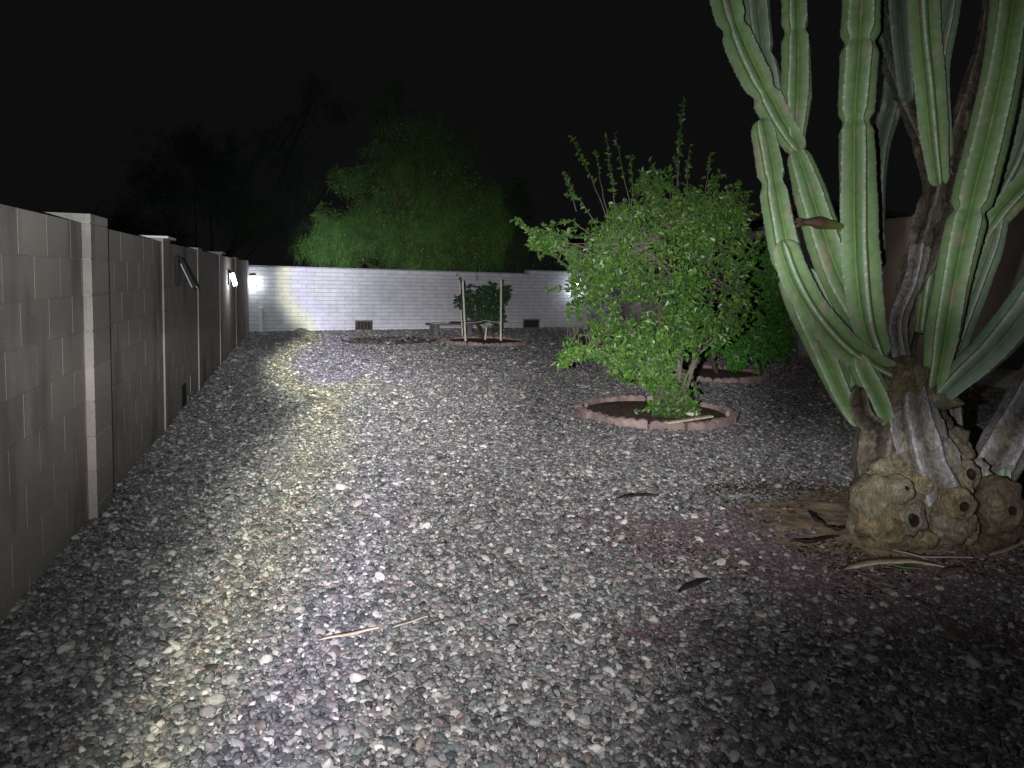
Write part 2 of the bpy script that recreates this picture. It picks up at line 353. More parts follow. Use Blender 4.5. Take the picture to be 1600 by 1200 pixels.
def fbm(x, y, s): return mnoise.fractal(Vector((x*s, y*s, 3.1)), 1., 2., 3)
def gravel():
    P = []; SC = []
    def layer(z0, z1, sp, size):
        nx = int(14/sp)
        xs = np.arange(-1.6, 11.2, sp); ys = np.arange(.6, 23.2, sp)
        X, Y = np.meshgrid(xs, ys); X = X.ravel(); Y = Y.ravel()
        X = X+rng.uniform(-.5, .5, X.size)*sp; Y = Y+rng.uniform(-.5, .5, X.size)*sp
        yaw = R(15.6); dep = X*math.sin(yaw)+Y*math.cos(yaw); lat = X*math.cos(yaw)-Y*math.sin(yaw)
        k = (dep >= z0) & (dep < z1) & (np.abs(lat) < dep*.70+1.1) & (X > -1.17) & (X < 10.1) & (Y < 19.75+(X+1.17)*.284-.01)
        for cx, cy, r in RINGS: k &= ((X-cx)**2+(Y-cy)**2) > (r+.02)**2
        X, Y = X[k], Y[k]
        P.append(np.stack([X, Y, rng.uniform(-.008, .006, X.size)], 1)); SC.append(size*rng.lognormal(0, .32, X.size))
    layer(1.2, 4.2, .0150, .0101); layer(4.2, 7.5, .0168, .0108); layer(7.5, 12, .0215, .0132); layer(12, 24, .032, .0165)
    P = np.concatenate(P); SC = np.concatenate(SC); n = len(P)
    pal = np.array([(.05, .051, .053), (.085, .09, .092), (.12, .128, .124), (.14, .134, .142), (.13, .105, .103), (.20, .197, .19), (.27, .255, .235), (.36, .35, .33), (.18, .145, .13)])
    pr = np.array([.13, .18, .15, .12, .09, .13, .10, .07, .03]); pr /= pr.sum()
    idx = rng.choice(len(pal), n, p=pr); C = pal[idx]*rng.uniform(.75, 1.3, (n, 1))
    flat = rng.uniform(.45, .8, n)
    ang = np.zeros(n)
    # the dark red lava rock, soil and litter around the cactus; brown soil under the far tree
    for i in range(n):
        x, y, z = P[i]
        if y < 8.5 and x > 1.0:
            d = Vector((x-2.85, y-3.55)); a = fbm(x, y, 1.1)
            w = (x-2.75)/1.25; w2 = (y-3.5)/.95
            q = 1.12-math.sqrt(w*w+w2*w2)+a*.55
            if q > 0 and random.random() < min(.88, .12+q*1.5) and not (SC[i] > .0165):
                C[i] = random.choice([(.12, .085, .092), (.10, .07, .078), (.14, .10, .105), (.075, .056, .062)]); SC[i] *= 1.05; ang[i] = 1
            ds = math.hypot((x-CB.x+.28)/1.12, (y-CB.y+.08)/.74)+fbm(x+9, y, 2.2)*.5
            if ds < 1 and random.random() < .90-.6*max(0, ds-.6)/.4: SC[i] = 0
    keep = SC > 0; P, SC, C, flat, ang = P[keep], SC[keep], C[keep], flat[keep], ang[keep]; n = len(P)
    big = rng.random(n) < .006
    SC[big] *= 1.5; C[big] = np.array([.36, .35, .32])*rng.uniform(.6, 1.2, (big.sum(), 1)); P[big, 2] += .006
    me = bpy.data.meshes.new('gravel'); me.vertices.add(n); me.vertices.foreach_set('co', P.astype(np.float32).ravel())
    def att(nm, ty, arr, key='vector'):
        a = me.attributes.new(nm, ty, 'POINT'); a.data.foreach_set(key, np.ascontiguousarray(arr, dtype=np.float32).ravel())
    rot = np.stack([rng.normal(0, .35, n), rng.normal(0, .35, n), rng.uniform(0, 6.28, n)], 1)
    scl = np.stack([SC*rng.uniform(1.0, 1.35, n), SC*rng.uniform(.8, 1.05, n), SC*flat], 1); scl[ang > 0] = SC[ang > 0, None]*np.array([1.1, 1, .85])
    att('rot', 'FLOAT_VECTOR', rot); att('scl', 'FLOAT_VECTOR', scl)
    att('col', 'FLOAT_COLOR', np.concatenate([C, np.ones((n, 1))], 1), 'color')
    ix = rng.integers(0, 4, n); ix[ang > 0] = 4+rng.integers(0, 2, (ang > 0).sum())
    a = me.attributes.new('ix', 'INT', 'POINT'); a.data.foreach_set('value', ix.astype(np.int32))
    me.update(); me.materials.append(M['stone'])
    o = bpy.data.objects.new('gravel', me); COL.objects.link(o); o['kind'] = 'stuff'
    tag(o, 'loose grey and purple gravel covering the whole yard', 'gravel')
    ng = bpy.data.node_groups.new('scatter_pebbles', 'GeometryNodeTree')
    ng.interface.new_socket('Geometry', in_out='INPUT', socket_type='NodeSocketGeometry'); ng.interface.new_socket('Geometry', in_out='OUTPUT', socket_type='NodeSocketGeometry')
    N = ng.nodes; K = ng.links; gi = N.new('NodeGroupInput'); go = N.new('NodeGroupOutput')
    gti = N.new('GeometryNodeGeometryToInstance')
    for k in range(6)[::-1]:
        ico = N.new('GeometryNodeMeshIcoSphere'); ico.inputs['Radius'].default_value = 1; ico.inputs['Subdivisions'].default_value = 2 if k >= 4 else 3
        sp = N.new('GeometryNodeSetPosition'); K.new(ico.outputs[0], sp.inputs['Geometry'])
        nz = N.new('ShaderNodeTexNoise'); nz.noise_dimensions = '4D'; nz.inputs['W'].default_value = k*3.7; nz.inputs['Scale'].default_value = 2.2 if k >= 4 else .75; nz.inputs['Detail'].default_value = 2 if k >= 4 else 0
        sb = N.new('ShaderNodeVectorMath'); sb.operation = 'SUBTRACT'; K.new(nz.outputs['Color'], sb.inputs[0]); sb.inputs[1].default_value = (.5, .5, .5)
        sl = N.new('ShaderNodeVectorMath'); sl.operation = 'SCALE'; sl.inputs['Scale'].default_value = 1.5 if k >= 4 else 1.3; K.new(sb.outputs[0], sl.inputs[0]); K.new(sl.outputs[0], sp.inputs['Offset'])
        ss = N.new('GeometryNodeSetShadeSmooth'); K.new(sp.outputs[0], ss.inputs[0]); ss.inputs['Shade Smooth'].default_value = k < 4
        sm = N.new('GeometryNodeSetMaterial'); sm.inputs['Material'].default_value = M['stone']; K.new(ss.outputs[0], sm.inputs['Geometry'])
        K.new(sm.outputs[0], gti.inputs[0])
    iop = N.new('GeometryNodeInstanceOnPoints'); K.new(gi.outputs[0], iop.inputs['Points']); K.new(gti.outputs[0], iop.inputs['Instance'])
    iop.inputs['Pick Instance'].default_value = True
    def na(nm, ty):
        a = N.new('GeometryNodeInputNamedAttribute'); a.data_type = ty; a.inputs['Name'].default_value = nm; return a.outputs['Attribute']
    K.new(na('ix', 'INT'), iop.inputs['Instance Index']); K.new(na('scl', 'FLOAT_VECTOR'), iop.inputs['Scale'])
    e2r = N.new('FunctionNodeEulerToRotation'); K.new(na('rot', 'FLOAT_VECTOR'), e2r.inputs[0]); K.new(e2r.outputs[0], iop.inputs['Rotation'])
    K.new(iop.outputs[0], go.inputs[0])
    md = o.modifiers.new('scatter', 'NODES'); md.node_group = ng
    print('pebbles', n)
gravel()
# soil around the cactus foot
def soil_sheet():
    V = [(CB.x-.1, CB.y, .03)]; Fc = []; n = 60; m_ = 9
    for j in range(1, m_+1):
        for i in range(n):
            a = 2*math.pi*i/n; r = j/m_*(1.15+.28*fbm(math.cos(a)*1.3, math.sin(a)*1.3, 1.5))
            x = CB.x-.28+math.cos(a)*r*1.25; y = CB.y-.08+math.sin(a)*r*.85
            V.append((x, y, .034*(1-(j/m_)**2)-.011+.022*fbm(x, y, 5)*(1-(j/m_)**3)))
    for i in range(n): Fc.append((0, 1+i, 1+(i+1) % n))
    for j in range(m_-1):
        for i in range(n): a = 1+j*n+i; b = 1+j*n+(i+1) % n; Fc.append((a, a+n, b+n, b))
    mk('soil', V, Fc, M['soil'], kind='structure', smooth=True)
soil_sheet()

# ------------------------------------------------------------------ left wall
WX = -1.17
def left_wall():
    t = thing('block_wall', 'long tan concrete block wall with pillars along the left side', 'wall', (WX, 10, 0))
    inv = Vector((WX, 10, 0))
    core = B().box((-.19, -10, -.1), (-.0045, 9.75, 1.700)); core.obj('mortar', M['mortar'], t)
    me = block_mesh('block', .3955, .02, .2005, M['tan'], .0015)
    PY = [4.83, 7.45, 9.92, 12.6, 15.75, 18.95]
    todo = []
    for r in range(-1, 8):
        zc = .08+.203*r+.1015
        if r == -1: zc = .08-.1015
        off = .2 if r % 2 else 0
        y = .4+off
        while y < 19.7:
            y0, y1 = y+.0012, y+.3993
            y += .4005
            if not any(p-.02 < y0 and y1 < p+.42 for p in PY): todo.append((y0, y1, zc))
    # cap-course trim so that nothing pokes past the top
    todo.sort(key=lambda q: abs(q[0]-3.2) if q[0] > 2.3 else 50)
    hole = [(8.55, 8.9, -.2, .26)]
    todo = [q for q in todo if not any(q[0] < h[1] and q[1] > h[0] and q[2] < h[3] for h in hole)]
    for i, (y0, y1, zc) in enumerate(todo[:300]):
        place(me, 'block', (random.uniform(-.0004, .0004), (y0+y1)/2-10, zc), 0, (1, (y1-y0)/.3955, 1), t)
    join_blocks('far_block', me, [((0, (y0+y1)/2-10, zc), 0, (1, (y1-y0)/.3955, 1)) for y0, y1, zc in todo[300:]], t)
    pm = block_mesh('pillar_block', .396, .28, .2, M['tan'], .004)
    for i, py in enumerate(PY):
        p = B().box((-.195, py-10+.004, -.1), (.041 if i == 0 else .009, py-10+.396, 1.725 if i == 0 else 1.712)).obj('pillar', M['mortar'], t)
        top = 9 if i not in (5,) else 8
        pmz = pillar_mesh if i == 0 else pillar_mesh2
        for r in range(-1, top-1):
            place(pmz, 'pillar_block', (0, py+.2-10, .08+.203*r+.1015), 0, (1, 1, 1), p)
        place(pmz, 'pillar_block', (0, py+.2-10, .08+.203*8+(.026 if i == 0 else .013)), 0, (1, 1, .25 if i == 0 else .12), p)
        if i in (1, 3):
            c = B().box((-.235, py-10-.03, 1.7305), (.06, py-10+.43, 1.752)).obj('cap', M['cap'] if i == 1 else M['tan'], p); bevel_obj(c, .005)
    dv = B().box((-.03, -1.42, 0), (-.0042, -1.1, .25)).obj('drain_opening', M['dark'], t)  # flat dark panel, shade of the drain hole put into its colour
# full pillar block: all four sides proud of the mortar core
def full_block(name, x0, x1, y0, y1, h, m, ch=.005):
    b = B(); V = []
    for z, i in ((-h/2, ch), (-h/2+ch, 0), (h/2-ch, 0), (h/2, ch)):
        V += [(x0+i, y0+i, z), (x1-i, y0+i, z), (x1-i, y1-i, z), (x0+i, y1-i, z)]
    f = [(3, 2, 1, 0), (12, 13, 14, 15)]
    for a in (0, 4, 8):
        for k in range(4): f.append((a+k, a+(k+1) % 4, a+4+(k+1) % 4, a+4+k))
    me = bpy.data.meshes.new(name); me.from_pydata(V, [], f); me.update(); me.materials.append(m); return me
pillar_mesh = full_block('pillar_block', -.20, .046, -.2, .2, .2, M['tan'])
pillar_mesh2 = full_block('pillar_block', -.20, .013, -.2, .2, .2, M['tan'], .003)
left_wall()

# ------------------------------------------------------------------ back wall
def back_wall():
    t = thing('white_block_wall', 'white painted slump block wall across the back of the yard', 'wall', BW0, BWA)
    # local: x along the wall, y away from the yard
    T = .15; ch = .1016; Z0 = -.03; rows = 16
    sx = None
    # where the wall steps up, as seen
    d = ray(823, 428)
    # intersect with wall plane
    s = ((BW0-O).dot(bwn))/d.dot(bwn); ps = O+d*s; sx = (ps-BW0).dot(bwd)
    top = lambda x: 1.625 if x < sx else 1.72
    b = B().box((0, .006, -.1), (sx, T, 1.625)); b.obj('mortar', M['wmortar'], t)
    B().box((sx, .006, -.1), (BWL, T, 1.727)).obj('mortar', M['wmortar'], t)
    me = block_mesh('block', .392, .02, .0925, M['white'], .005)
    vents = []
    for (xa, ya, xb, yb) in ((555, 503, 582, 516), (818, 498, 842, 512)):
        q = []
        for x_, y_ in ((xa, ya), (xb, yb)):
            d = ray(x_, y_); s_ = ((BW0-O).dot(bwn))/d.dot(bwn); p_ = O+d*s_; q.append(((p_-BW0).dot(bwd), p_.z))
        vents.append((q[0][0], q[1][0]))
    todo = []
    for r in range(rows+1):
        zc = Z0+r*ch+ch/2
        x = -.2 if r % 2 else 0.
        while x < BWL:
            x0 = max(x, 0)+.004; x1 = min(x+.4045, BWL)-.004; x += .4045
            if r == rows and x0 < sx-.02: continue
            if r == rows and x0 < sx: x0 = sx
            if r < 3:
                bits = [(x0, x1)]
                for va, vb in vents:
                    nb = []
                    for a, c in bits:
                        if c <= va or a >= vb: nb.append((a, c))
                        else:
                            if va-a > .04: nb.append((a, va-.004))
                            if c-vb > .04: nb.append((vb+.004, c))
                    bits = nb
                for a, c in bits: todo.append((a, c, zc))
            elif x1-x0 > .05: todo.append((x0, x1, zc))
    rz = -math.pi/2
    def xf(q): return (((q[0]+q[1])/2, -random.uniform(0, .002), q[2]), rz, (1, (q[1]-q[0])/.392, 1))
    todo.sort(key=lambda q: q[0])
    vis = [q for q in todo if q[0] < 9.3]
    for q in vis[:300]:
        l, r_, s_ = xf(q); place(me, 'block', l, r_, s_, t)
    join_blocks('far_block', me, [xf(q) for q in vis[300:]+[q for q in todo if q[0] >= 9.3]], t)
    for i, (va, vb) in enumerate(vents):
        w = vb-va
        f = B(); z1 = .255
        f.box((va, -.012, 0), (va+.025, .004, z1)).box((vb-.025, -.012, 0), (vb, .004, z1)).box((va+.025, -.012, z1-.03), (vb-.025, .004, z1)).box((va+.025, -.012, 0), (vb-.025, .004, .02))
        fo = f.obj('vent', M['rust'], t)
        B().box((va+.025, -.001, .02), (vb-.025, .003, z1-.03)).obj('opening', M['dark'], fo)  # dark panel painting the shade behind the vent frame
        if i == 0:
            for k in range(5):
                xx = va+.05+k*(w-.1)/4; B().box((xx-.006, -.009, .02), (xx+.006, -.003, z1-.03)).obj('bar', M['rust'], fo)
    return sx
SX = back_wall()

# ------------------------------------------------------------------ house on the right
def house():
    X0 = 10.1; Y0, Y1 = 2.5, 16.3; ZW = .915; ZT = 2.63
    t = thing('stucco_house', 'brown stucco house with grey block wainscot at the right', 'house', (X0, 9, 0))
    B().box((.03, Y0-9, ZW), (8, Y1-9, ZT)).obj('wall', M['stucco'], t)
    B().box((.035, Y0-9, -.1), (7.95, Y1-9, ZW-.002)).obj('foundation', M['mortar'], t)
    B().box((-.01, Y0-9.01, ZT), (8.02, Y1-8.99, ZT+.05)).obj('parapet_cap', M['stucco'], t)
    me = block_mesh('block', .392, .02, .093, M['wains'], .004)
    wy0, wy1, wz0, wz1 = 8.3, 9.45, .31, .77
    todo = []
    for r in range(9):
        zc = .001+r*.1016+.05; y = Y0-.2*(r % 2)
        while y < Y1-.4:
            y0, y1 = max(y, Y0)+.004, y+.4; y += .4045
            if wz0 < zc < wz1:
                if y0 < wy1 and y1 > wy0:
                    if y0 < wy0-.05: y1 = wy0-.004
                    elif y1 > wy1+.05: y0 = wy1+.004
                    else: continue
            todo.append((y0, y1, zc))
    todo.sort(key=lambda q: abs(q[0]-10.5))
    for y0, y1, zc in todo[:290]: place(me_w := me, 'block', (.034, (y0+y1)/2-9, zc), math.pi, (1, (y1-y0)/.392, 1), t)
    if todo[290:]: join_blocks('far_block', me, [((.034, (a+b)/2-9, z), math.pi, (1, (b-a)/.392, 1)) for a, b, z in todo[290:]], t)
    w = B(); w.box((.0, wy0-9, wz0), (.033, wy0-8.95, wz1)).box((.0, wy1-9.05, wz0), (.033, wy1-9, wz1)).box((.0, wy0-8.95, wz1-.05), (.033, wy1-9.05, wz1)).box((.0, wy0-8.95, wz0), (.033, wy1-9.05, wz0+.04))
    wo = w.obj('window', M['rust'], t); B().box((.012, wy0-8.95, wz0+.04), (.03, wy1-9.05, wz1-.05)).obj('pane', M['panel'], wo)
    # a low block wall continues to the corner
    t2 = thing('low_block_wall', 'low tan block wall behind the trees, joining house and white wall', 'wall', (X0, 19.6, 0))
    B().box((.006, -3.3+.02, -.1), (.19, 3.4, 1.7)).obj('mortar', M['mortar'], t2)
    mb = block_mesh('block', .3945, .02, .1985, M['tan'], .0025)
    for r in range(9):
        y = -3.28-.2*(r % 2)+.2
        while y < 3.2:
            place(mb, 'block', (0, y+.2, .0+.2*r-.005), math.pi, (1, 1, 1), t2); y += .4005
house()
def neighbour():
    d = 24.
    pk = at(1292, 325, d); lf = at(1150, 378, d); rt = at(1440, 352, d)
    t = thing('gabled_house', "neighbour's house with pale gable trim showing above the brown wall", 'house', (pk.x, pk.y, 0))
    bk = Vector((math.sin(R(15.6)), math.cos(R(15.6)), 0))*9
    o = Vector((pk.x, pk.y, 0))
    g0 = Vector((lf.x, lf.y, 0)); g1 = Vector((rt.x, rt.y, 0))
    V = [g0-o, g1-o, rt-o, pk-o, lf-o]; V2 = [v+bk for v in V]
    mk('wall', V+V2, [(0, 1, 2, 3, 4), (9, 8, 7, 6, 5), (0, 4, 9, 5), (1, 6, 7, 2), (0, 5, 6, 1)], M['stucco'], t)
    up = Vector((0, 0, .12)); f = -bk.normalized()*.35
    ro = [lf-o+f+up*.4, pk-o+f+up*.4, rt-o+f+up*.4]; rb = [v+bk*1.05 for v in ro]; u2 = Vector((0, 0, .1))
    Vr = ro+rb+[v+u2 for v in ro+rb]
    mk('roof', Vr, [(0, 1, 4, 3), (1, 2, 5, 4), (6, 9, 10, 7), (7, 10, 11, 8), (0, 6, 7, 1), (1, 7, 8, 2), (3, 4, 10, 9), (4, 5, 11, 10), (0, 3, 9, 6), (2, 8, 11, 5)], M['roofm'], t)
    for a, b in ((ro[0], ro[1]), (ro[1], ro[2])):
        q = f.normalized()*.03
        V = [a+q*.1, b+q*.1, b+q*.1+up*1.3, a+q*.1+up*1.3]; V3 = [v+q for v in V]
        mk('fascia', V+V3, [(4, 5, 6, 7), (3, 2, 1, 0), (0, 1, 5, 4), (3, 7, 6, 2), (0, 4, 7, 3), (1, 2, 6, 5)], M['fascia'], t)
neighbour()

# ------------------------------------------------------------------ wall lights
def wall_lamp(loc, rz, label, lit, cat='wall light', tilt=.42, power=1.5, s=1.):
    t = thing('solar_light', label, cat, loc, rz, 'solar lights fixed along the walls')
    t.scale = (s, s, s)
    # local: +x out of the wall, y sideways, z up
    c = B().box((.0, -.045, -.12), (.03, .045, .14)).obj('bracket', M['black'], t); bevel_obj(c, .006)
    rot = Matrix.Rotation(-tilt, 3, 'Y')
    b = B().box((0, -.065, -.30), (.022, .065, .0), rot, (.028, 0, .12)).obj('housing', M['black'], t); bevel_obj(b, .006)
    B().box((.0225, -.055, -.285), (.025, .055, -.015), rot, (.028, 0, .12)).obj('solar_panel', M['panel'], t)
    B().box((.026, -.03, -.30), (.029, .03, -.27), rot, (.028, 0, .12)).obj('sensor', M['lens'], t)
    l = B().box((-.008, -.05, -.27), (-.001, .05, -.05), rot, (.028, 0, .12)).obj('led_strip', M['lit'] if lit else M['lens'], t)
    if lit:
        g = B().box((.0255, -.05, -.26), (.05, .05, -.05), rot, (.028, 0, .12)).obj('diffuser', M['lit'], t); bevel_obj(g, .006)
        L = bpy.data.lights.new('led_glow', 'POINT'); L.energy = power; L.color = (.88, .93, 1.); L.shadow_soft_size = .03
        lo = bpy.data.objects.new('led_glow', L); COL.objects.link(lo); lo.parent = t; lo.location = (.26, 0, -.08)
    return t
def onx(x, y, X): d = ray(x, y); return O+d*(X/d.x)
def onb(x, y):
    d = ray(x, y); return O+d*(((BW0-O).dot(bwn))/d.dot(bwn))
p = onx(275, 425, WX); wall_lamp((WX, p.y, p.z), 0, 'unlit black solar light tilted out from the left wall, nearest to camera', False, s=1.15)
p = onx(356, 434, WX); wall_lamp((WX, p.y, p.z), 0, 'glowing white light on the left wall, just past the fourth pillar', True, tilt=.3, power=7.)
p = onb(388, 437); wall_lamp(p+bwn*.0+bwd*.1, BWA-math.pi/2, 'glowing white light in the corner of left wall and white wall', True, tilt=.3, power=7.)
p = onb(898, 446); wall_lamp(p, BWA-math.pi/2, 'bright light on the white wall, shining through leaves of the nearest tree', True, tilt=.3, power=11)
p = onx(1172, 434, 10.1); p = Vector((10.1, min(p.y, 18.), 1.5)); wall_lamp(p, math.pi, 'lit light on the low tan wall, glinting behind the right part of the trees', True, tilt=.3, power=3)
# amber wall light
p = onx(1453, 455, 10.1)
t = thing('amber_sconce', 'small orange glowing wall light on brown stucco, between the cactus arms', 'wall light', (10.13, p.y, p.z))
V = []; n = 10
for z, r in ((-.14, .03), (-.1, .07), (0, .11), (.12, .15)):
    for k in range(n+1): a = math.pi/2+math.pi*k/n; V.append((math.cos(a)*r, math.sin(a)*r, z))
Fs = [(j*(n+1)+k, j*(n+1)+k+1, (j+1)*(n+1)+k+1, (j+1)*(n+1)+k) for j in range(3) for k in range(n)]
mk('shade', V, Fs, M['amber'], t, smooth=True); bevel_obj(B().box((-.02, -.05, -.12), (.0, .05, .1)).obj('back_plate', M['rust'], t), .004)
L = bpy.data.lights.new('amber_glow', 'POINT'); L.energy = 5.; L.color = (1, .80, .66); L.shadow_soft_size = .05  # set off the wall and strengthened to lift the dim house stucco
lo = bpy.data.objects.new('amber_glow', L); COL.objects.link(lo); lo.parent = t; lo.location = (-.5, 0, .3)

# white pipe at the corner, rag by the wall
p = gnd(396, 518); pp = Vector((BW0+bwd*.26-bwn*0)); pp = BW0+bwd*.28+bwn*.07
t = thing('white_pipe', 'short white plastic pipe standing in the back left corner', 'pipe', (pp.x, pp.y, 0))
B().tube([(0, 0, -.05), (0, 0, .56)], .05, 16).obj('pipe', M['pipe'], t, smooth=False); B().tube([(0, 0, .56), (0, 0, .60), (0, 0, .61)], [.058, .058, .05], 16).obj('cap', M['pipe'], t)
pp = onb(905, 514)+bwn*.06
t = thing('corner_pipe', 'thin white pipe against the white wall behind the nearest tree', 'pipe', (pp.x, pp.y, 0))
B().tube([(0, 0, -.05), (0, 0, .32)], .03, 12).obj('pipe', M['pipe'], t); B().tube([(0, 0, .32), (0, 0, .35)], .036, 12).obj('cap', M['pipe'], t)

# ------------------------------------------------------------------ dry leaves, husks, twigs
def strip_leaf(name, pts, w, m, label, cat='leaf', curl=.3, n=10, thick=.004):
    """a curled dry leaf: tapered strip along pts with a folded midrib and thickness"""
    pts = [Vector(p) for p in pts]; c = sum(pts, Vector())/len(pts); c.z = 0
    def bez(t):
        q = t*(len(pts)-1); i = min(int(q), len(pts)-2); return pts[i].lerp(pts[i+1], q-i)
    V = []; Fc = []
    for i in range(n+1):
        t = i/n; p = bez(t)-c; d = (bez(min(t+.05, 1))-bez(max(t-.05, 0))).normalized(); s = d.cross(Vector((0, 0, 1))).normalized()
        ww = w*math.sin(math.pi*(.06+.88*t))**.8*.5
        z = .002*math.sin(t*9)+.010
        for k, h in ((-1, curl*ww), (0, 0), (1, curl*ww)): V.append(p+s*ww*k+Vector((0, 0, z+h)))
        for k, h in ((1, curl*ww), (0, 0), (-1, curl*ww)): V.append(p+s*ww*k*.98+Vector((0, 0, z+h-thick)))
    for i in range(n):
        a = i*6
        for k in range(6): Fc.append((a+k, a+(k+1) % 6, a+6+(k+1) % 6, a+6+k))
    Fc += [(0, 1, 2, 3, 4, 5), tuple(n*6+k for k in range(6))[::-1]]
    o = mk(name, V, Fc, m, smooth=True); o.location = c; tag(o, label, cat); return o
def gp(x, y, z=.012): return gnd(x, y, z)
strip_leaf('dry_leaf', [gp(497, 1003), gp(530, 996), gp(560, 990), gp(592, 984)], .030, M['dry'], 'long pale dry leaf lying on gravel in the foreground', 'leaf', .12)
strip_leaf('dry_leaf', [gp(610, 985), gp(640, 974), gp(668, 966)], .016, M['twig'], 'thin pale leaf on gravel right of the long dry leaf', 'leaf', .12)
strip_leaf('bark_sheet', [gp(1310, 893, .03), gp(1370, 880, .035), gp(1420, 878, .035), gp(1475, 888, .03)], .09, M['dry'], 'pale flat sheet of dry bark lying before the cactus', 'bark', .15)
strip_leaf('bark_sheet', [gp(1395, 862, .03), gp(1440, 872, .035), gp(1520, 874, .03)], .03, M['twig'], 'narrow strip of bark behind the pale sheet, before the cactus', 'bark')
strip_leaf('bark_sheet', [gp(1540, 872, .03), gp(1570, 862, .035), gp(1600, 850, .03)], .04, M['twig'], 'bark strip at the right edge beside the cactus foot', 'bark')
strip_leaf('red_husk', [gp(1465, 905, .03), gp(1490, 893, .04), gp(1512, 890, .03)], .06, simple('red_husk', (.22, .12, .11), .9, .2), 'reddish dry husk right of the pale bark sheet', 'husk')
strip_leaf('green_sliver', [gp(1385, 884, .04), gp(1410, 888, .045), gp(1440, 892, .035)], .022, simple('fresh_green', (.12, .26, .04), .6, .2), 'bright green cactus sliver under the pale bark sheet', 'leaf')
strip_leaf('black_leaf', [gp(965, 781), gp(990, 777), gp(1030, 776)], .035, M['husk'], 'dark curled leaf alone on gravel near the red rock', 'leaf', .8)
strip_leaf('black_leaf', [gp(1060, 928), gp(1085, 918), gp(1110, 908)], .045, M['husk'], 'wide black leaf on the red rock patch', 'leaf', .8)
strip_leaf('black_leaf', [gp(1262, 800, .03), gp(1273, 814, .04), gp(1290, 822, .03)], .04, M['husk'], 'hooked black husk on soil left of the cactus', 'husk', .9)
strip_leaf('black_leaf', [gp(1288, 824, .03), gp(1308, 831, .035), gp(1330, 826, .03)], .04, M['husk'], 'black husk touching the left side of the cactus foot', 'husk', .9)
strip_leaf('black_leaf', [gp(1235, 848, .02), gp(1268, 850, .03), (gp(1312, 840, .03))], .04, M['husk'], 'long thin dark husk in front of the other husks', 'husk', .9)
strip_leaf('light_rag', [gnd(458, 519, .02), gnd(470, 516, .05), gnd(484, 519, .02)], .10, M['dry'], 'pale crumpled leaf at the foot of the white wall', 'leaf', .9)
tw = B().tube([gp(858, 962)-gp(880, 980), Vector((0, 0, .012)), gp(893, 990)-gp(880, 980)], [.0016, .0024, .0018], 6).tube([Vector((0, 0, .012)), gp(888, 973)-gp(880, 980)], [.002, .001], 5)
o = tw.obj('twig', M['twig']); o.location = gp(880, 980); tag(o, 'thin forked pale twig on gravel at the edge of red rock', 'twig')

def litter(name, label, pts, size, pal, n_seg=2):
    V = []; Fc = []; C = []
    for (x, y) in pts:
        s = size*random.uniform(.5, 1.6); a = random.uniform(0, 6.28); d = Vector((math.cos(a), math.sin(a), random.uniform(-.15, .3))); w = Vector((-math.sin(a), math.cos(a), random.uniform(-.4, .4)))
        p = Vector((x, y, random.uniform(.004, .03))); n = len(V); up = Vector((0, 0, s*random.uniform(-.2, .25))); r = random.uniform(.15, .4)
        V += [p-d*s, p-d*s*.3+w*s*r+up, p+d*s*.4+w*s*r*.8, p+d*s, p+d*s*.3-w*s*r, p-d*s*.4-w*s*r*.9+up]
        Fc += [(n, n+1, n+2, n+3), (n, n+3, n+4, n+5)]; c = random.choice(pal); k = random.uniform(.6, 1.4); C += [tuple(q*k for q in c)]*6
    o = mk(name, V, Fc, M['litter'], kind='stuff', cols=C); tag(o, label, 'leaf litter'); return o
pts = []
for _ in range(9000):
    x = random.gauss(2.95, .85); y = random.gauss(3.45, .55)
    if fbm(x, y, 1.7) > .05 and x < 5.2: pts.append((x, y))
for _ in range(1500):
    q = gnd(random.uniform(1100, 1340), random.gauss(766, 7)); pts.append((q.x, q.y))
for _ in range(900):
    a = random.uniform(0, 6.28); q = math.sqrt(random.random()); pts.append((CB.x-.28+math.cos(a)*q*1.3, CB.y-.1+math.sin(a)*q*.85))
litter('dark_litter', 'dark husk flakes and dead leaves strewn around the cactus', pts, .013, [(.025, .02, .018), (.03, .024, .02), (.02, .018, .018), (.09, .06, .045), (.26, .19, .12)])
pts = []
for _ in range(2600):
    a = random.uniform(0, 6.28); r = math.sqrt(random.random()); q = Vector((2.0+math.cos(a)*r*1.1, 17.15+math.sin(a)*r*1.0+ .25*math.cos(a)*r)); pts.append((q.x, q.y))
litter('brown_litter', 'patch of dark brown fallen leaves before the bench', pts, .032, [(.05, .032, .026), (.035, .025, .022), (.09, .045, .035), (.06, .045, .035)])

pts = []
for _ in range(2600):
    k = random.random()
    if k < .35: pts.append((WX+abs(random.gauss(.01, .12)), random.uniform(2, 19.5)))
    elif k < .6:
        cx, cy, r = random.choice(RINGS); a = random.uniform(0, 6.28); q = r*random.gauss(.8, .35); pts.append((cx+math.cos(a)*q, cy+math.sin(a)*q))
    elif k < .75:
        x = random.uniform(-1, 9); pts.append((x, 19.75+(x+1.17)*.284-abs(random.gauss(0, .25))))
    else: pts.append((random.uniform(-1, 7), random.uniform(1.8, 16)))
litter('dry_litter', 'small tan dead leaves scattered thinly over the whole gravel yard', pts, .012, [(.22, .17, .11), (.14, .10, .06), (.07, .05, .035), (.3, .26, .18)])

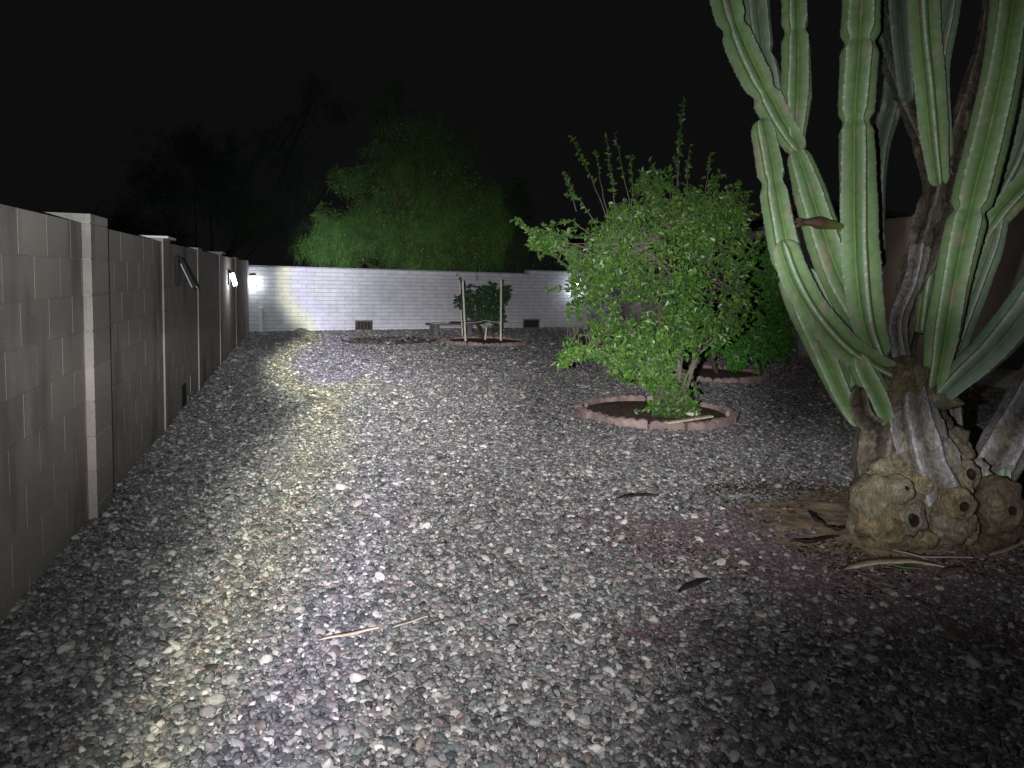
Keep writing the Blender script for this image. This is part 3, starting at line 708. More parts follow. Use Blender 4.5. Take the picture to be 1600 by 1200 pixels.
# ------------------------------------------------------------------ planting rings
def ring(cx, cy, r, label, n, scallop=True):
    t = thing('planting_ring', label, 'edging ring', (cx, cy, 0), 0, 'round concrete edgings around the trees')
    B().tube([(0, 0, -.05), (0, 0, .035), (0, 0, .055)], [r-.06, r-.06, r*.3], 40).obj('soil', M['rsoil'], t)
    for i in range(n):
        if random.random() < .04: continue
        a0 = 2*math.pi*i/n+.012/r; a1 = 2*math.pi*(i+1)/n-.012/r; jr = random.uniform(-.025, .025); h = .098+random.uniform(-.014, .010); til = random.uniform(-.025, .025)
        V = []; Fc = []; m_ = 12
        for k in range(m_+1):
            u = k/m_; a = a0+(a1-a0)*u
            top = h-.02*abs(math.cos(u*math.pi*3))**3+.003*mnoise.noise(Vector((a*9, cx, 0))) if scallop else h
            top += til*(u-.5)
            for rr, z in ((r-.045+jr, -.03), (r-.045+jr, top-.008), (r-.03+jr, top), (r+.03+jr, top), (r+.045+jr, top-.008), (r+.045+jr, -.03)):
                V.append((math.cos(a)*rr, math.sin(a)*rr, z))
        for k in range(m_):
            for j in range(5): q = k*6+j; Fc.append((q, q+1, q+7, q+6))
        Fc += [(0, 1, 2, 3, 4, 5), tuple(m_*6+j for j in range(6))[::-1]]
        mk('edging_stone', V, Fc, M['edging'], t)
    return t
ring(*RINGS[0], 'scalloped pink concrete ring around the nearest tree', 15)
ring(*RINGS[1], 'concrete ring half hidden behind the nearest tree, on its right', 15)
ring(*RINGS[2], 'reddish ring around the small staked tree by the back wall', 17)
# pale board leaning in the ring, small flat stones
a = gnd(1042, 662, .11); b = gnd(1112, 652, .14)
o = B().box((0, -.03, 0), ((b-a).length, .03, .018)).obj('wood_stick', M['dry']); o.location = a; o.rotation_euler = (0, -.06, math.atan2(b.y-a.y, b.x-a.x)); bevel_obj(o, .003)
tag(o, 'pale flat stick lying on the front stones of the nearest ring', 'stick')
q = gnd(1083, 648, .06); b = B(); b.tube([(0, 0, 0), (0, 0, .02), (0, 0, .03)], [.06, .07, .05], 9); o = b.obj('flat_stone', M['board']); o.location = q; tag(o, 'small pale flat stone inside the nearest ring beside the trunk', 'stone'); o.scale = (1.3, .8, 1)

# ------------------------------------------------------------------ bench
def bench():
    c = Vector((3.62, 18.6, 0)); a = BWA
    t = thing('garden_bench', 'low dark slab bench near the white wall beside the staked tree', 'bench', c, a)
    L = .62
    for y0 in (-.16, .01): bevel_obj(B().box((-L, y0, .28), (L, y0+.15, .33)).obj('seat_plank', M['bench'], t), .006)
    for x in (-.46, .46): bevel_obj(B().box((x-.06, -.13, -.02), (x+.06, .13, .28)).obj('leg', M['bench'], t), .008)
    bevel_obj(B().box((-.40, -.02, .14), (.40, .02, .20)).obj('stretcher', M['bench'], t), .004)
    o = B().box((-.20, -.1, 0), (.20, .1, .014)).obj('white_tray', M['cap']); o.location = c+Vector((math.cos(a), math.sin(a), 0))*-.32+Vector((0, 0, (.3315))); o.rotation_euler = (0, 0, a+.1); bevel_obj(o, .004); tag(o, 'thin white board lying on the left end of the bench', 'board')
    o = B().box((-.27, -.06, 0), (.27, .06, .03)).box((.1, -.05, .03), (.24, .04, .055)).obj('dark_plank', M['husk']); o.location = c+Vector((math.cos(a), math.sin(a), 0))*.28+Vector((0, 0, (.3315))); o.rotation_euler = (0, 0, a-.08); tag(o, 'dark plank lying on the right half of the bench', 'plank')
bench()

# ------------------------------------------------------------------ foliage
LEAFPAL = [(.075, .175, .028), (.09, .20, .032), (.065, .155, .03), (.12, .215, .04), (.045, .11, .03)]
class Leaves:
    def __init__(s): s.v = []; s.f = []; s.c = []
    def leaf(s, p, d, L, w, pal, tw=None):
        d = d.normalized(); sd = d.cross(Vector((random.uniform(-1, 1), random.uniform(-1, 1), random.uniform(-.2, 1)))).normalized(); nn = sd.cross(d)
        n = len(s.v); fo = nn*w*.35; dr = nn*(-L*.12)
        s.v += [p, p+d*L*.3+sd*w*.5+fo, p+d*L*.7+sd*w*.42+fo+dr, p+d*L+dr*2, p+d*L*.7-sd*w*.42+fo+dr, p+d*L*.3-sd*w*.5+fo]
        s.f += [(n, n+1, n+2, n+3), (n, n+3, n+4, n+5)]
        c = random.choice(pal); k = random.uniform(.75, 1.3); s.c += [(c[0]*k, c[1]*k, c[2]*k)]*6
    def obj(s, name, parent, m): 
        o = mk(name, s.v, s.f, m, parent, 'stuff', s.c); return o
def rnd(): return Vector((random.gauss(0, 1), random.gauss(0, 1), random.gauss(0, 1))).normalized()
def leafy_tree(name, label, base, lobes, trunk, shoots, n_tw, L, pal, bark, origin, tr=.03, leaf_per=9, twig_len=.22, mdepth=1.):
    """lobes: (centre, radius, weight); trunk: list of limb polylines; twigs grow from the limbs to the lobes"""
    t = thing(name, label, 'tree', origin)
    o = Vector(origin); Lf = Leaves(); tb = B(); tg = B()
    limbs = []
    for pts, r0, r1 in trunk:
        pts = [Vector(p)-o for p in pts]; n = len(pts)
        sub = []
        for i in range(n-1):
            for k in range(4): sub.append(pts[i].lerp(pts[i+1], k/4)+rnd()*r0*.25*(1 if i+k else 0))
        sub.append(pts[-1]); limbs.append(sub)
        tb.tube(sub, [r0+(r1-r0)*i/(len(sub)-1) for i in range(len(sub))], 8)
    nodes = [p for l in limbs for p in l]
    wts = [l[2] for l in lobes]; subs = []
    for _ in range(max(60, n_tw//20)):
        c, r, w = random.choices(lobes, wts)[0]; d = rnd(); subs.append((Vector(c)-o+d*(r*random.random()**.4*1.05), r*random.uniform(.2, .4)+.03, rnd()))
    for _ in range(n_tw):
        c, r, ax_ = random.choice(subs); d = rnd(); d = d+ax_*d.dot(ax_)*.9
        e = c+d*(r*random.random()**.5)
        near = min(random.sample(nodes, min(len(nodes), 14)), key=lambda q: (q-e).length)
        out = (e-near); ln = out.length
        st = e-out.normalized()*min(ln, twig_len)*random.uniform(.8, 1.2)+rnd()*.02
        e2 = e+Vector((0, 0, -.02))
        tg.tube([st, (st+e2)/2+rnd()*.012, e2], [.0028, .002, .0012], 3, cap=False)
        if random.random() < .25: tg.tube([near, near.lerp(st, .5)+rnd()*.04, st], [.007, .005, .003], 4, cap=False)
        for k in range(leaf_per):
            u = random.random(); p = st.lerp(e2, u); Lf.leaf(p, (out.normalized()*.5+rnd()), L*random.uniform(.6, 1.2), L*random.uniform(.38, .55), pal)
    for pts, dens, sparse in shoots:
        pts = [Vector(p)-o for p in pts]; sub = []
        for i in range(len(pts)-1):
            for k in range(5): sub.append(pts[i].lerp(pts[i+1], k/5)+rnd()*.008)
        sub.append(pts[-1]); tg.tube(sub, [.006-.004*i/len(sub) for i in range(len(sub))], 5)
        for i in range(dens):
            u = sparse+(1-sparse)*random.random(); q = u*(len(sub)-1); j = min(int(q), len(sub)-2); p = sub[j].lerp(sub[j+1], q-j)
            d = rnd()+ (pts[-1]-pts[0]).normalized()*.5; Lf.leaf(p+rnd()*.01, d, L*random.uniform(.5, .95), L*.42, pal)
    tb.obj('trunk', bark, t, smooth=True); tg.obj('twigs', bark, t, kind='stuff'); Lf.obj('crown', t, M['leaf'])
    return t
# nearest tree
random.seed(21)
D1 = 8.15
def A(x, y, dz=0): return at(x, y, D1+dz)
pxm = D1/F
lob = []
for x, y, r, w, dz in ((960, 405, 75, 1.0, 0), (1040, 350, 80, 1.1, 0), (1115, 360, 72, .9, .1), (1145, 430, 62, .6, .2), (1060, 440, 85, 1.0, -.2), (965, 480, 80, 1.1, -.1), (905, 440, 42, .4, .1), (995, 535, 55, .6, -.2),
                       (1100, 505, 70, .8, -.2), (1150, 340, 42, .3, .1), (930, 360, 45, .35, 0), (1075, 300, 45, .35, 0), (1010, 300, 40, .25, 0), (855, 385, 26, .12, 0), (835, 365, 18, .08, 0), (880, 540, 26, .14, -.3),
                       (940, 560, 30, .15, -.2), (1060, 540, 45, .2, .2), (1165, 400, 45, .3, .3), (920, 590, 14, .05, -.2), (1035, 612, 30, .34, -.05), (1040, 640, 30, .34, -.1), (1022, 595, 22, .16, 0), (1078, 610, 18, .14, 0), (1068, 640, 20, .16, 0)):
    lob.append((A(x, y, dz), r*pxm, w*.9))
base = Vector((3.98, 7.72, 0))
trunks = [([base+Vector((.02, 0, -.05)), A(1062, 590), A(1064, 520), A(1062, 470)], .036, .026), ([A(1062, 475), A(1058, 440), A(1078, 405), A(1090, 385)], .026, .014), ([A(1062, 470), A(1050, 430), A(1020, 400), A(980, 380)], .02, .008),
          ([base+Vector((.06, .05, -.05)), A(1075, 600), A(1100, 520), A(1112, 460), A(1105, 420), A(1120, 370)], .024, .008), ([base+Vector((-.06, 0, -.05)), A(1040, 590), A(1010, 540), A(975, 500), A(940, 450)], .024, .007),
          ([base, A(1030, 600), A(1035, 560), A(1030, 480), A(1035, 380), A(1050, 310)], .02, .006), ([base+Vector((.05, -.04, -.05)), A(1068, 600), A(1085, 560), A(1130, 520), A(1160, 450)], .018, .006),
          ([A(1010, 540), A(960, 545), A(920, 560), A(890, 545)], .012, .004), ([A(1090, 385), A(1105, 345), A(1120, 310)], .012, .005), ([A(980, 380), A(930, 400), A(870, 390), A(830, 365)], .01, .004), ([A(1035, 380), A(990, 360), A(960, 320)], .01, .004)]
shoots = [([A(950, 345), A(925, 280), A(892, 212)], 40, .45), ([A(965, 345), A(955, 280), A(946, 205)], 42, .3), ([A(985, 325), A(972, 260), A(960, 208)], 16, .3), ([A(986, 340), A(988, 285), A(985, 240)], 30, .3),
          ([A(1058, 310), A(1060, 240), A(1068, 158)], 80, .38), ([A(1073, 300), A(1074, 262), A(1078, 228)], 20, .3), ([A(1100, 315), A(1106, 270), A(1112, 240)], 22, .4), ([A(1120, 320), A(1118, 280)], 18, .2), ([A(1135, 330), A(1136, 290)], 18, .2),
          ([A(870, 400), A(835, 365), A(803, 342)], 60, .1), ([A(925, 370), A(895, 345), A(862, 350)], 26, .4), ([A(900, 330), A(893, 300), A(880, 268)], 36, .3), ([A(930, 350), A(905, 310), A(882, 305)], 24, .2), ([A(900, 395), A(878, 370), A(858, 358)], 20, .3),
          ([A(1060, 290), A(1058, 262), A(1052, 245)], 20, .2), ([A(950, 340), A(938, 285), A(933, 240)], 12, .5), ([A(1150, 340), A(1165, 315), A(1170, 300)], 14, .3), ([A(1170, 350), A(1190, 330), A(1200, 320)], 10, .5), ([A(900, 455), A(870, 450), A(852, 452)], 24, .2), ([A(1020, 580), A(1010, 600)], 20, 0.)]
leafy_tree('citrus_tree', 'bushy green tree in the nearest scalloped ring, upright shoots on top', base, lob, trunks, shoots, 1950, .066, LEAFPAL, M['bark'], base, leaf_per=10)

# second tree, behind on the right
D2 = 11.4
def A2(x, y, dz=0): return at(x, y, D2+dz)
px2 = D2/F; base2 = Vector((6.45, 10.8, 0))
lob = [(A2(x, y, dz), r*px2, w) for x, y, r, w, dz in ((1120, 440, 55, .7, 0), (1185, 440, 55, .9, 0), (1150, 500, 60, 1., -.1), (1205, 510, 45, .8, 0), (1110, 530, 40, .5, 0), (1225, 545, 24, .35, 0), (1180, 400, 40, .5, .1), (1210, 385, 28, .25, 0), (1115, 568, 22, .3, -.2), (1235, 480, 25, .3, 0), (1140, 555, 20, .2, 0), (1250, 545, 18, .15, .1))]
trunks = [([base2+Vector((0, 0, -.05)), A2(1105, 540), A2(1110, 500), A2(1100, 430)], .04, .02), ([A2(1105, 540), A2(1140, 480), A2(1180, 430)], .022, .01), ([A2(1110, 500), A2(1080, 450), A2(1075, 400)], .02, .008), ([A2(1120, 520), A2(1170, 520), A2(1215, 500)], .018, .006)]
leafy_tree('citrus_tree', 'broad leafy tree behind the nearest one, between it and the cactus', base2, lob, trunks, [([A2(1190, 400), A2(1200, 370), A2(1215, 350)], 20, .2)], 1150, .095, [(.07, .24, .035), (.06, .2, .035), (.10, .28, .04)], M['bark'], base2, leaf_per=9)

# small staked tree
D3 = 17.9
def A3(x, y, dz=0): return at(x, y, D3+dz)
px3 = D3/F; base3 = Vector((4.12, 17.0, 0))
lob = [(A3(x, y, dz), r*px3, w) for x, y, r, w, dz in ((746, 458, 20, .8, 0), (768, 462, 22, .8, .1), (758, 482, 28, 1., 0), (733, 478, 18, .5, 0), (784, 480, 17, .6, 0), (745, 492, 16, .5, 0), (720, 468, 10, .2, 0), (788, 458, 14, .3, 0), (776, 494, 14, .4, 0), (745, 438, 10, .2, 0), (724, 486, 12, .2, 0), (758, 450, 16, .3, 0))]
trunks = [([base3+Vector((0, 0, -.05)), A3(744, 505), A3(746, 480), A3(750, 450)], .035, .015), ([A3(744, 505), A3(765, 480), A3(775, 455)], .02, .008), ([A3(744, 500), A3(730, 475), A3(722, 450)], .015, .006)]
leafy_tree('young_tree', 'small dark green tree tied between pale stakes by the back wall', base3, lob, trunks, [([A3(735, 470), A3(722, 445), A3(713, 425)], 10, .3), ([A3(728, 470), A3(716, 465), A3(708, 462)], 8, .2), ([A3(745, 440), A3(742, 420), A3(748, 405)], 6, .5), ([A3(780, 500), A3(790, 504)], 10, .3)], 420, .075, [(.035, .085, .035), (.028, .07, .03), (.045, .10, .035)], M['dbark'], base3, leaf_per=9)
def stake(x0, y0, x1, y1, d, label, r=.022):
    a = gnd(x1, y1); dd = (CM.transposed() @ (a-O)); depth = -dd.z
    b = at(x0, y0, depth)
    t = thing('tree_stake', label, 'stake', a, 0, 'pale stakes around the small tree')
    bevel_obj(B().tube([Vector((0, 0, -.1)), b-a], r, 8).obj('post', M['stake'], t), .003)
    B().tube([(b-a), (b-a)+Vector((0, 0, .02))], [r*1.05, r*.5], 8).obj('tip', M['stake'], t)
    return a, b
s1 = stake(723, 440, 728, 536, 0, 'leaning pale stake, front one of the left pair')
s2 = stake(718, 434, 723, 527, 0, 'pale stake just behind the front left stake', .016)
s3 = stake(783, 438, 782.5, 536, 0, 'tall straight pale stake right of the small tree', .025)
s4 = stake(760, 512, 757, 535, 0, 'short pale stake in front of the small trunk', .02)
w = B(); 
za = s1[0].lerp(s1[1], .33); zb = s3[0].lerp(s3[1], .33); zm = Vector((base3.x, base3.y-.05, .5))
w.tube([za, za.lerp(zm, .5)-Vector((0, 0, .02)), zm], .006, 5).tube([zm, zm.lerp(zb, .5)-Vector((0, 0, .02)), zb], .006, 5)
o = w.obj('tie_wire', M['stake']); tag(o, 'pale tie strung from stake to stake across the small tree', 'wire')

# ------------------------------------------------------------------ trees beyond the wall
def wispy(name, label, base, lobes, n_cl, L, pal, blossoms, bark, group=None, width=.0085):
    t = thing(name, label, 'tree', base, 0, group); o = Vector(base)
    V = []; Fc = []; C = []
    tb = B(); bs = [Vector((0, 0, -.1)), Vector((.1, 0, 1.2))]
    tb.tube([Vector((0, 0, -.1)), Vector((.08, .05, .8)), Vector((0, 0, 1.6))], [.2, .16, .13], 10)
    bb = B()
    for c, r, w in lobes:
        q = Vector(c)-o; m_ = q*.5; m_.z = max(1.6, q.z*.45)
        bb.tube([Vector((0, 0, 1.5)), m_+rnd()*.2, q+rnd()*.2], [.08, .05, .02], 6)
    wts = [l[2] for l in lobes]; subs = []
    for _ in range(max(12, n_cl//55)):
        c, r, w = random.choices(lobes, wts)[0]; d = rnd(); subs.append((Vector(c)-o+d*(r*random.random()**.4), r*random.uniform(.28, .6)))
    for k, (c, r) in enumerate(subs):
        if k % 2 == 0: bb.tube([c.lerp(Vector((0, 0, 2)), .35), c+rnd()*.1], [.025, .008], 4)
    for _ in range(n_cl):
        c, r = random.choice(subs); d = rnd(); e = c+Vector((d.x, d.y, d.z*1.2))*(r*random.random()**.5); e.z = max(e.z, .8)
        if mnoise.noise(e*.9)+.25 < random.uniform(-.3, .25): continue
        dirn = (d*.5+Vector((0, 0, -.38))+rnd()*.75).normalized()
        for k in range(random.randint(6, 11)):
            p = e+rnd()*.16; dd = (dirn+rnd()*.35).normalized(); l = L*random.uniform(.4, 1.1); s = dd.cross(rnd()).normalized()*width*random.uniform(.6, 1.3)*.5
            n = len(V); q1 = p+dd*l*.5+Vector((0, 0, -l*.05)); q2 = p+dd*l+Vector((0, 0, -l*.28))
            V += [p-s, p+s, q1+s, q1-s, q2]; Fc += [(n, n+1, n+2, n+3), (n+3, n+2, n+4)]
            cc = random.choice(pal); kk = random.uniform(.6, 1.4); C += [tuple(x*kk for x in cc)]*5
    for _ in range(blossoms):
        c, r, w = random.choices(lobes, wts)[0]; d = rnd(); e = Vector(c)-o+d*(r*random.uniform(.7, 1.0)); n = len(V); s = .03
        a, b = rnd()*s, rnd()*s
        V += [e-a, e-b, e+a, e+b, e+Vector((0, -s, 0))]; Fc += [(n, n+1, n+4), (n+1, n+2, n+4), (n+2, n+3, n+4), (n+3, n, n+4)]; C += [(.75, .72, .3)]*5
    tb.obj('trunk', bark, t, smooth=True); bb.obj('branches', bark, t, smooth=True); mk('crown', V, Fc, M['wisp'], t, 'stuff', C)
D4 = 25.
def A4(x, y, dz=0): return at(x, y, D4+dz)
p4 = D4/F
WPAL = [(.11, .24, .05), (.085, .20, .05), (.15, .29, .06), (.055, .13, .05)]
b4 = A4(650, 440); b4.z = 0
lob = [(A4(x, y, dz), r*p4, w) for x, y, r, w, dz in ((725, 300, 42, 1.1, 0), (745, 345, 42, 1.2, 0), (725, 385, 45, 1.2, -.3), (680, 375, 45, 1., 0), (630, 360, 45, 1., .3), (580, 360, 40, .9, 0), (535, 352, 35, .7, 0), (500, 382, 30, .35, 0), (690, 320, 45, .7, .3), (640, 300, 55, .8, .3), (650, 215, 55, .5, .2), (590, 175, 45, .3, 0), (690, 245, 50, .6, 0), (610, 250, 60, .6, .5), (570, 300, 50, .5, .4), (775, 320, 25, .3, 0), (770, 380, 28, .45, -.3), (660, 402, 30, .6, -.6), (600, 400, 28, .4, -.6), (550, 390, 28, .35, -.3))]
wispy('palo_verde_tree', 'feathery bright green tree hanging over the middle of the white wall', b4, lob, 13000, .3, WPAL, 380, M['dbark'])
b5 = at(330, 440, 30); b5.z = 0
lob = [(at(x, y, 30), r*30/F, w) for x, y, r, w in ((300, 290, 80, 1), (250, 330, 70, .8), (380, 320, 80, .9), (430, 360, 55, .7), (330, 230, 55, .5), (450, 250, 70, .6), (200, 350, 60, .5), (490, 160, 50, .3))]
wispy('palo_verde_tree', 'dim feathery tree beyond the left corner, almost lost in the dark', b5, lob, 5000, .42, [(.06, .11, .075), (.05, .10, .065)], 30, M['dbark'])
b6 = at(815, 440, 27); b6.z = 0
lob = [(at(x, y, 27), r*27/F, w) for x, y, r, w in ((812, 310, 30, .5), (800, 370, 35, 1), (845, 400, 35, .8), (880, 390, 40, .6), (790, 400, 30, .7), (930, 390, 40, .5))]
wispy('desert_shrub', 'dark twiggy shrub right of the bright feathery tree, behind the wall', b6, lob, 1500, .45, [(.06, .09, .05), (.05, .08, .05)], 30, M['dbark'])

# ------------------------------------------------------------------ the cactus
def smooth_path(pts, step):
    P = [Vector(p) for p in pts]; P = [P[0]*2-P[1]]+P+[P[-1]*2-P[-2]]; out = []
    for i in range(1, len(P)-2):
        n = max(2, int((P[i+1]-P[i]).length/step))
        for k in range(n):
            t = k/n; a, b, c, d = P[i-1], P[i], P[i+1], P[i+2]
            out.append(.5*((2*b)+(c-a)*t+(2*a-5*b+4*c-d)*t*t+(3*b-a-3*c+d)*t**3))
    out.append(P[-2]); return out
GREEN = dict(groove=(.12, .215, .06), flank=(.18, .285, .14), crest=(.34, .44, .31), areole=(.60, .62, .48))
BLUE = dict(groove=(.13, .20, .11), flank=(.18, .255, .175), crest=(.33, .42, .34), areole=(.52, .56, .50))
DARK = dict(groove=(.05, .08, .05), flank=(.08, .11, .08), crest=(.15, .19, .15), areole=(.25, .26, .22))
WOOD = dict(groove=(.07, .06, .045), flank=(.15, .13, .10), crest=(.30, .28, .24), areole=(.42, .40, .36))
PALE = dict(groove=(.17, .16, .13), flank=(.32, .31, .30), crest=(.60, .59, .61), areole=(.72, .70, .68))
def stem(pts, wid, pal, ribs=5, phase=0., pinch=(), woody=0., tip=True, pal2=None, depth=.6, name='stem', lab=None, parent=None, origin=None, rough=0.):
    """a ribbed cactus stem swept along pts; wid = width at points along it (m); pinch = places where a year's growth narrows"""
    step = .012; path = smooth_path(pts, step); n = len(path)
    acc = [0.]
    for i in range(1, n): acc.append(acc[-1]+(path[i]-path[i-1]).length)
    LEN = acc[-1]; SEG = ribs*10
    V = []; C = []; Fc = []
    ref = Vector((-.27, -.96, 0)); seed = random.uniform(0, 100)
    for i, p in enumerate(path):
        s = acc[i]/LEN; t = (path[min(i+1, n-1)]-path[max(i-1, 0)]).normalized()
        u = (ref-t*ref.dot(t)).normalized(); w = t.cross(u)
        q = s*(len(wid)-1); j = min(int(q), len(wid)-2); Rr = (wid[j]*(1-(q-j))+wid[j+1]*(q-j))*.5
        for pc in pinch: Rr *= 1-.26*math.exp(-((acc[i]-pc*LEN)/.035)**2)
        Rr *= 1+.05*mnoise.noise(Vector((acc[i]*5, seed, 0)))
        e = 1.
        if tip:
            if acc[i] < Rr*.8: e = math.sqrt(max(0, 1-((Rr*.8-acc[i])/(Rr*.8))**2))
            dt = (LEN-acc[i])
            if dt < Rr: e *= math.sqrt(max(0, 1-((Rr-dt)/Rr)**2))
        Rr *= max(e, .02)
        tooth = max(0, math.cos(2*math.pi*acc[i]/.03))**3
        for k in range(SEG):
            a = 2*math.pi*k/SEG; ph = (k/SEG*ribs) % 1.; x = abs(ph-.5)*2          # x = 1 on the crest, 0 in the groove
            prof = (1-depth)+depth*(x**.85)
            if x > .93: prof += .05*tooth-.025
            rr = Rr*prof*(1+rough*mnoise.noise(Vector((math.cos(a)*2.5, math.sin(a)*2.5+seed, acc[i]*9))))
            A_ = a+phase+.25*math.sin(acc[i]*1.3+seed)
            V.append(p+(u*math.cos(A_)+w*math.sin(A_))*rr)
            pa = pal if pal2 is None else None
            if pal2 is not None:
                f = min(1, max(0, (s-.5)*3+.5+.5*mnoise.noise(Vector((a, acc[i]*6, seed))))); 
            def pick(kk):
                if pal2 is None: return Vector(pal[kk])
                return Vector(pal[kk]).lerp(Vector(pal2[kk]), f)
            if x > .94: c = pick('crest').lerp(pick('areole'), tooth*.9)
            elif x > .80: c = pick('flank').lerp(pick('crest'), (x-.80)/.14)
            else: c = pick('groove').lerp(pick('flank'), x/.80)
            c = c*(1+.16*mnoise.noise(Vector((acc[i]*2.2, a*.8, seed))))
            vv = V[-1]; sc = mnoise.fractal(Vector((vv.x*16+seed, vv.y*16, vv.z*6)), 1., 2., 3)
            if sc > .34: c = c.lerp(Vector((.27, .25, .17)), min(.7, (sc-.34)*4))
            C.append(tuple(c))
    for i in range(n-1):
        for k in range(SEG): a = i*SEG+k; b = i*SEG+(k+1) % SEG; Fc.append((a, b, b+SEG, a+SEG))
    Fc.append(tuple(range(SEG))[::-1]); Fc.append(tuple((n-1)*SEG+k for k in range(SEG)))
    o_ = origin; V = [v-o_ for v in V]
    o = mk(name, V, Fc, M['wood'] if woody else M['cactus'], parent, None, C, smooth=True)
    if lab: o['label'] = lab
    return o
def cactus():
    t = thing('tree_cactus', 'giant branching ribbed green cactus with gnarled stumps at its foot', 'cactus', CB)
    D = 4.45
    def P(x, y, dz=0): return at(x, y, D+dz)
    px = D/F
    def S_(pts, w, pal=GREEN, **k):
        q = [P(p[0], p[1], p[2] if len(p) > 2 else k.get('dz', 0)) for p in pts]; k.pop('dz', None)
        return stem(q, [x*px for x in w], pal, parent=t, origin=CB, **k)
    # woody trunk and limbs
    S_([(1450, 800, .1), (1445, 740, .1), (1430, 680, .1), (1415, 620, .1), (1395, 570, .1), (1385, 530, .1)], [150, 120, 96, 100, 70, 50], WOOD, woody=1, ribs=6, depth=.34, tip=False, name='trunk', rough=.22)
    S_([(1466, 775, -.06), (1452, 730, -.1), (1436, 680, -.12), (1426, 640, -.1), (1418, 590, -.02), (1414, 560, .05)], [104, 88, 80, 74, 50, 30], PALE, woody=1, ribs=7, depth=.32, phase=.4, tip=False, name='trunk', rough=.16, lab='pale ribbed lower trunk')
    S_([(1385, 760, .1), (1378, 700, .05), (1392, 650, .05), (1400, 600, .1)], [110, 92, 84, 70], WOOD, woody=1, ribs=6, depth=.3, tip=False, name='trunk', rough=.2)
    S_([(1395, 600, .1), (1412, 530, .15), (1425, 450, .2), (1450, 390, .2), (1470, 330, .2), (1482, 280, .2)], [50, 44, 46, 62, 72, 70], WOOD, woody=1, ribs=6, depth=.35, tip=False, name='trunk', rough=.2, pal2=None)
    S_([(1408, 560, 0), (1402, 500, 0), (1425, 440, .05), (1437, 385, .1)], [28, 30, 30, 34], PALE, woody=1, ribs=5, depth=.45, tip=False, name='trunk', rough=.15, lab='pale scarred limb')
    S_([(1440, 520, .1), (1446, 470, .15), (1455, 420, .18), (1470, 380, .2)], [28, 34, 44, 50], GREEN, ribs=5, depth=.45, tip=False, name='stem', phase=.5)
    S_([(1475, 300, .25), (1448, 215, .3), (1415, 130, .3), (1395, 50, .3), (1388, -60, .3)], [60, 46, 50, 62, 70], WOOD, woody=1, ribs=6, depth=.35, tip=False, name='trunk', rough=.15, pal2=DARK)
    S_([(1480, 300, .25), (1500, 220, .25), (1528, 130, .25), (1545, 50, .25), (1555, -40, .25)], [56, 58, 50, 36, 28], WOOD, woody=1, ribs=5, depth=.45, tip=False, name='trunk', rough=.1)
    # green stems
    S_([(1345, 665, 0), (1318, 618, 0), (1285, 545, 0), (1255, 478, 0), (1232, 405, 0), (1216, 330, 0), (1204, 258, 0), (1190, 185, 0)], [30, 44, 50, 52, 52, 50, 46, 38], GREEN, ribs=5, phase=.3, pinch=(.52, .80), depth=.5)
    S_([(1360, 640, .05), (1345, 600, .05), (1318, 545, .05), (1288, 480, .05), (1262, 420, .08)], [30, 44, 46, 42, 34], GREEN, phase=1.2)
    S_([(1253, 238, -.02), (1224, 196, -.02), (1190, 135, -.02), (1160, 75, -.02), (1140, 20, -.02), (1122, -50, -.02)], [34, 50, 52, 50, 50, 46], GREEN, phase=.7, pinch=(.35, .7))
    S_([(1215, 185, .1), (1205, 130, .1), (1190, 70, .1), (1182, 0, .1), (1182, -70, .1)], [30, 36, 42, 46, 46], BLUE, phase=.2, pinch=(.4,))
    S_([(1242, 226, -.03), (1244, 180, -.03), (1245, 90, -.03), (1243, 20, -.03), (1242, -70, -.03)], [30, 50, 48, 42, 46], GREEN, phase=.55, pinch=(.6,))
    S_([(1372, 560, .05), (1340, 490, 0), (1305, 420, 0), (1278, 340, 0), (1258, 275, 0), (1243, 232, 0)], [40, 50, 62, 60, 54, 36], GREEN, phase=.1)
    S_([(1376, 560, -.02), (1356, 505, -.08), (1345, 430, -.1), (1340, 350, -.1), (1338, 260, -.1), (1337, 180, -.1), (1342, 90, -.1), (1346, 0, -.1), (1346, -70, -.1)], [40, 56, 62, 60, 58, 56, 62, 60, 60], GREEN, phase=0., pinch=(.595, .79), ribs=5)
    S_([(1410, 590, 0), (1370, 572, -.05), (1320, 540, -.1), (1275, 490, -.12), (1243, 435, -.12), (1222, 375, -.12)], [36, 44, 48, 48, 46, 44], GREEN, phase=.8)
    S_([(1330, 640, .1), (1316, 590, .1), (1306, 540, .1)], [30, 32, 26], GREEN, phase=.4)
    S_([(1332, 630, .0), (1328, 598, .0), (1326, 560, .0)], [16, 22, 18], BLUE, phase=.1, pinch=(.45,))
    S_([(1388, 662, -.05), (1372, 620, -.1), (1352, 582, -.12), (1338, 552, -.12)], [30, 42, 42, 34], GREEN, phase=1.5)
    S_([(1372, 660, .0), (1350, 640, -.05), (1345, 600, -.08)], [50, 50, 36], WOOD, woody=1, rough=.2)
    S_([(1456, 618, -.08), (1468, 560, -.1), (1482, 480, -.12), (1500, 390, -.12), (1522, 300, -.12), (1545, 210, -.12), (1566, 110, -.12), (1580, 10, -.12), (1590, -70, -.12)], [34, 54, 56, 60, 64, 64, 62, 62, 60], GREEN, phase=.35, pinch=(.42,))
    S_([(1478, 590, .1), (1500, 520, .1), (1528, 440, .1), (1550, 380, .1), (1562, 330, .1)], [28, 36, 40, 40, 30], BLUE, phase=.9)
    S_([(1465, 622, -.06), (1500, 590, -.15), (1550, 545, -.25), (1600, 485, -.3), (1660, 400, -.3)], [34, 52, 58, 60, 60], BLUE, phase=.4, depth=.5)
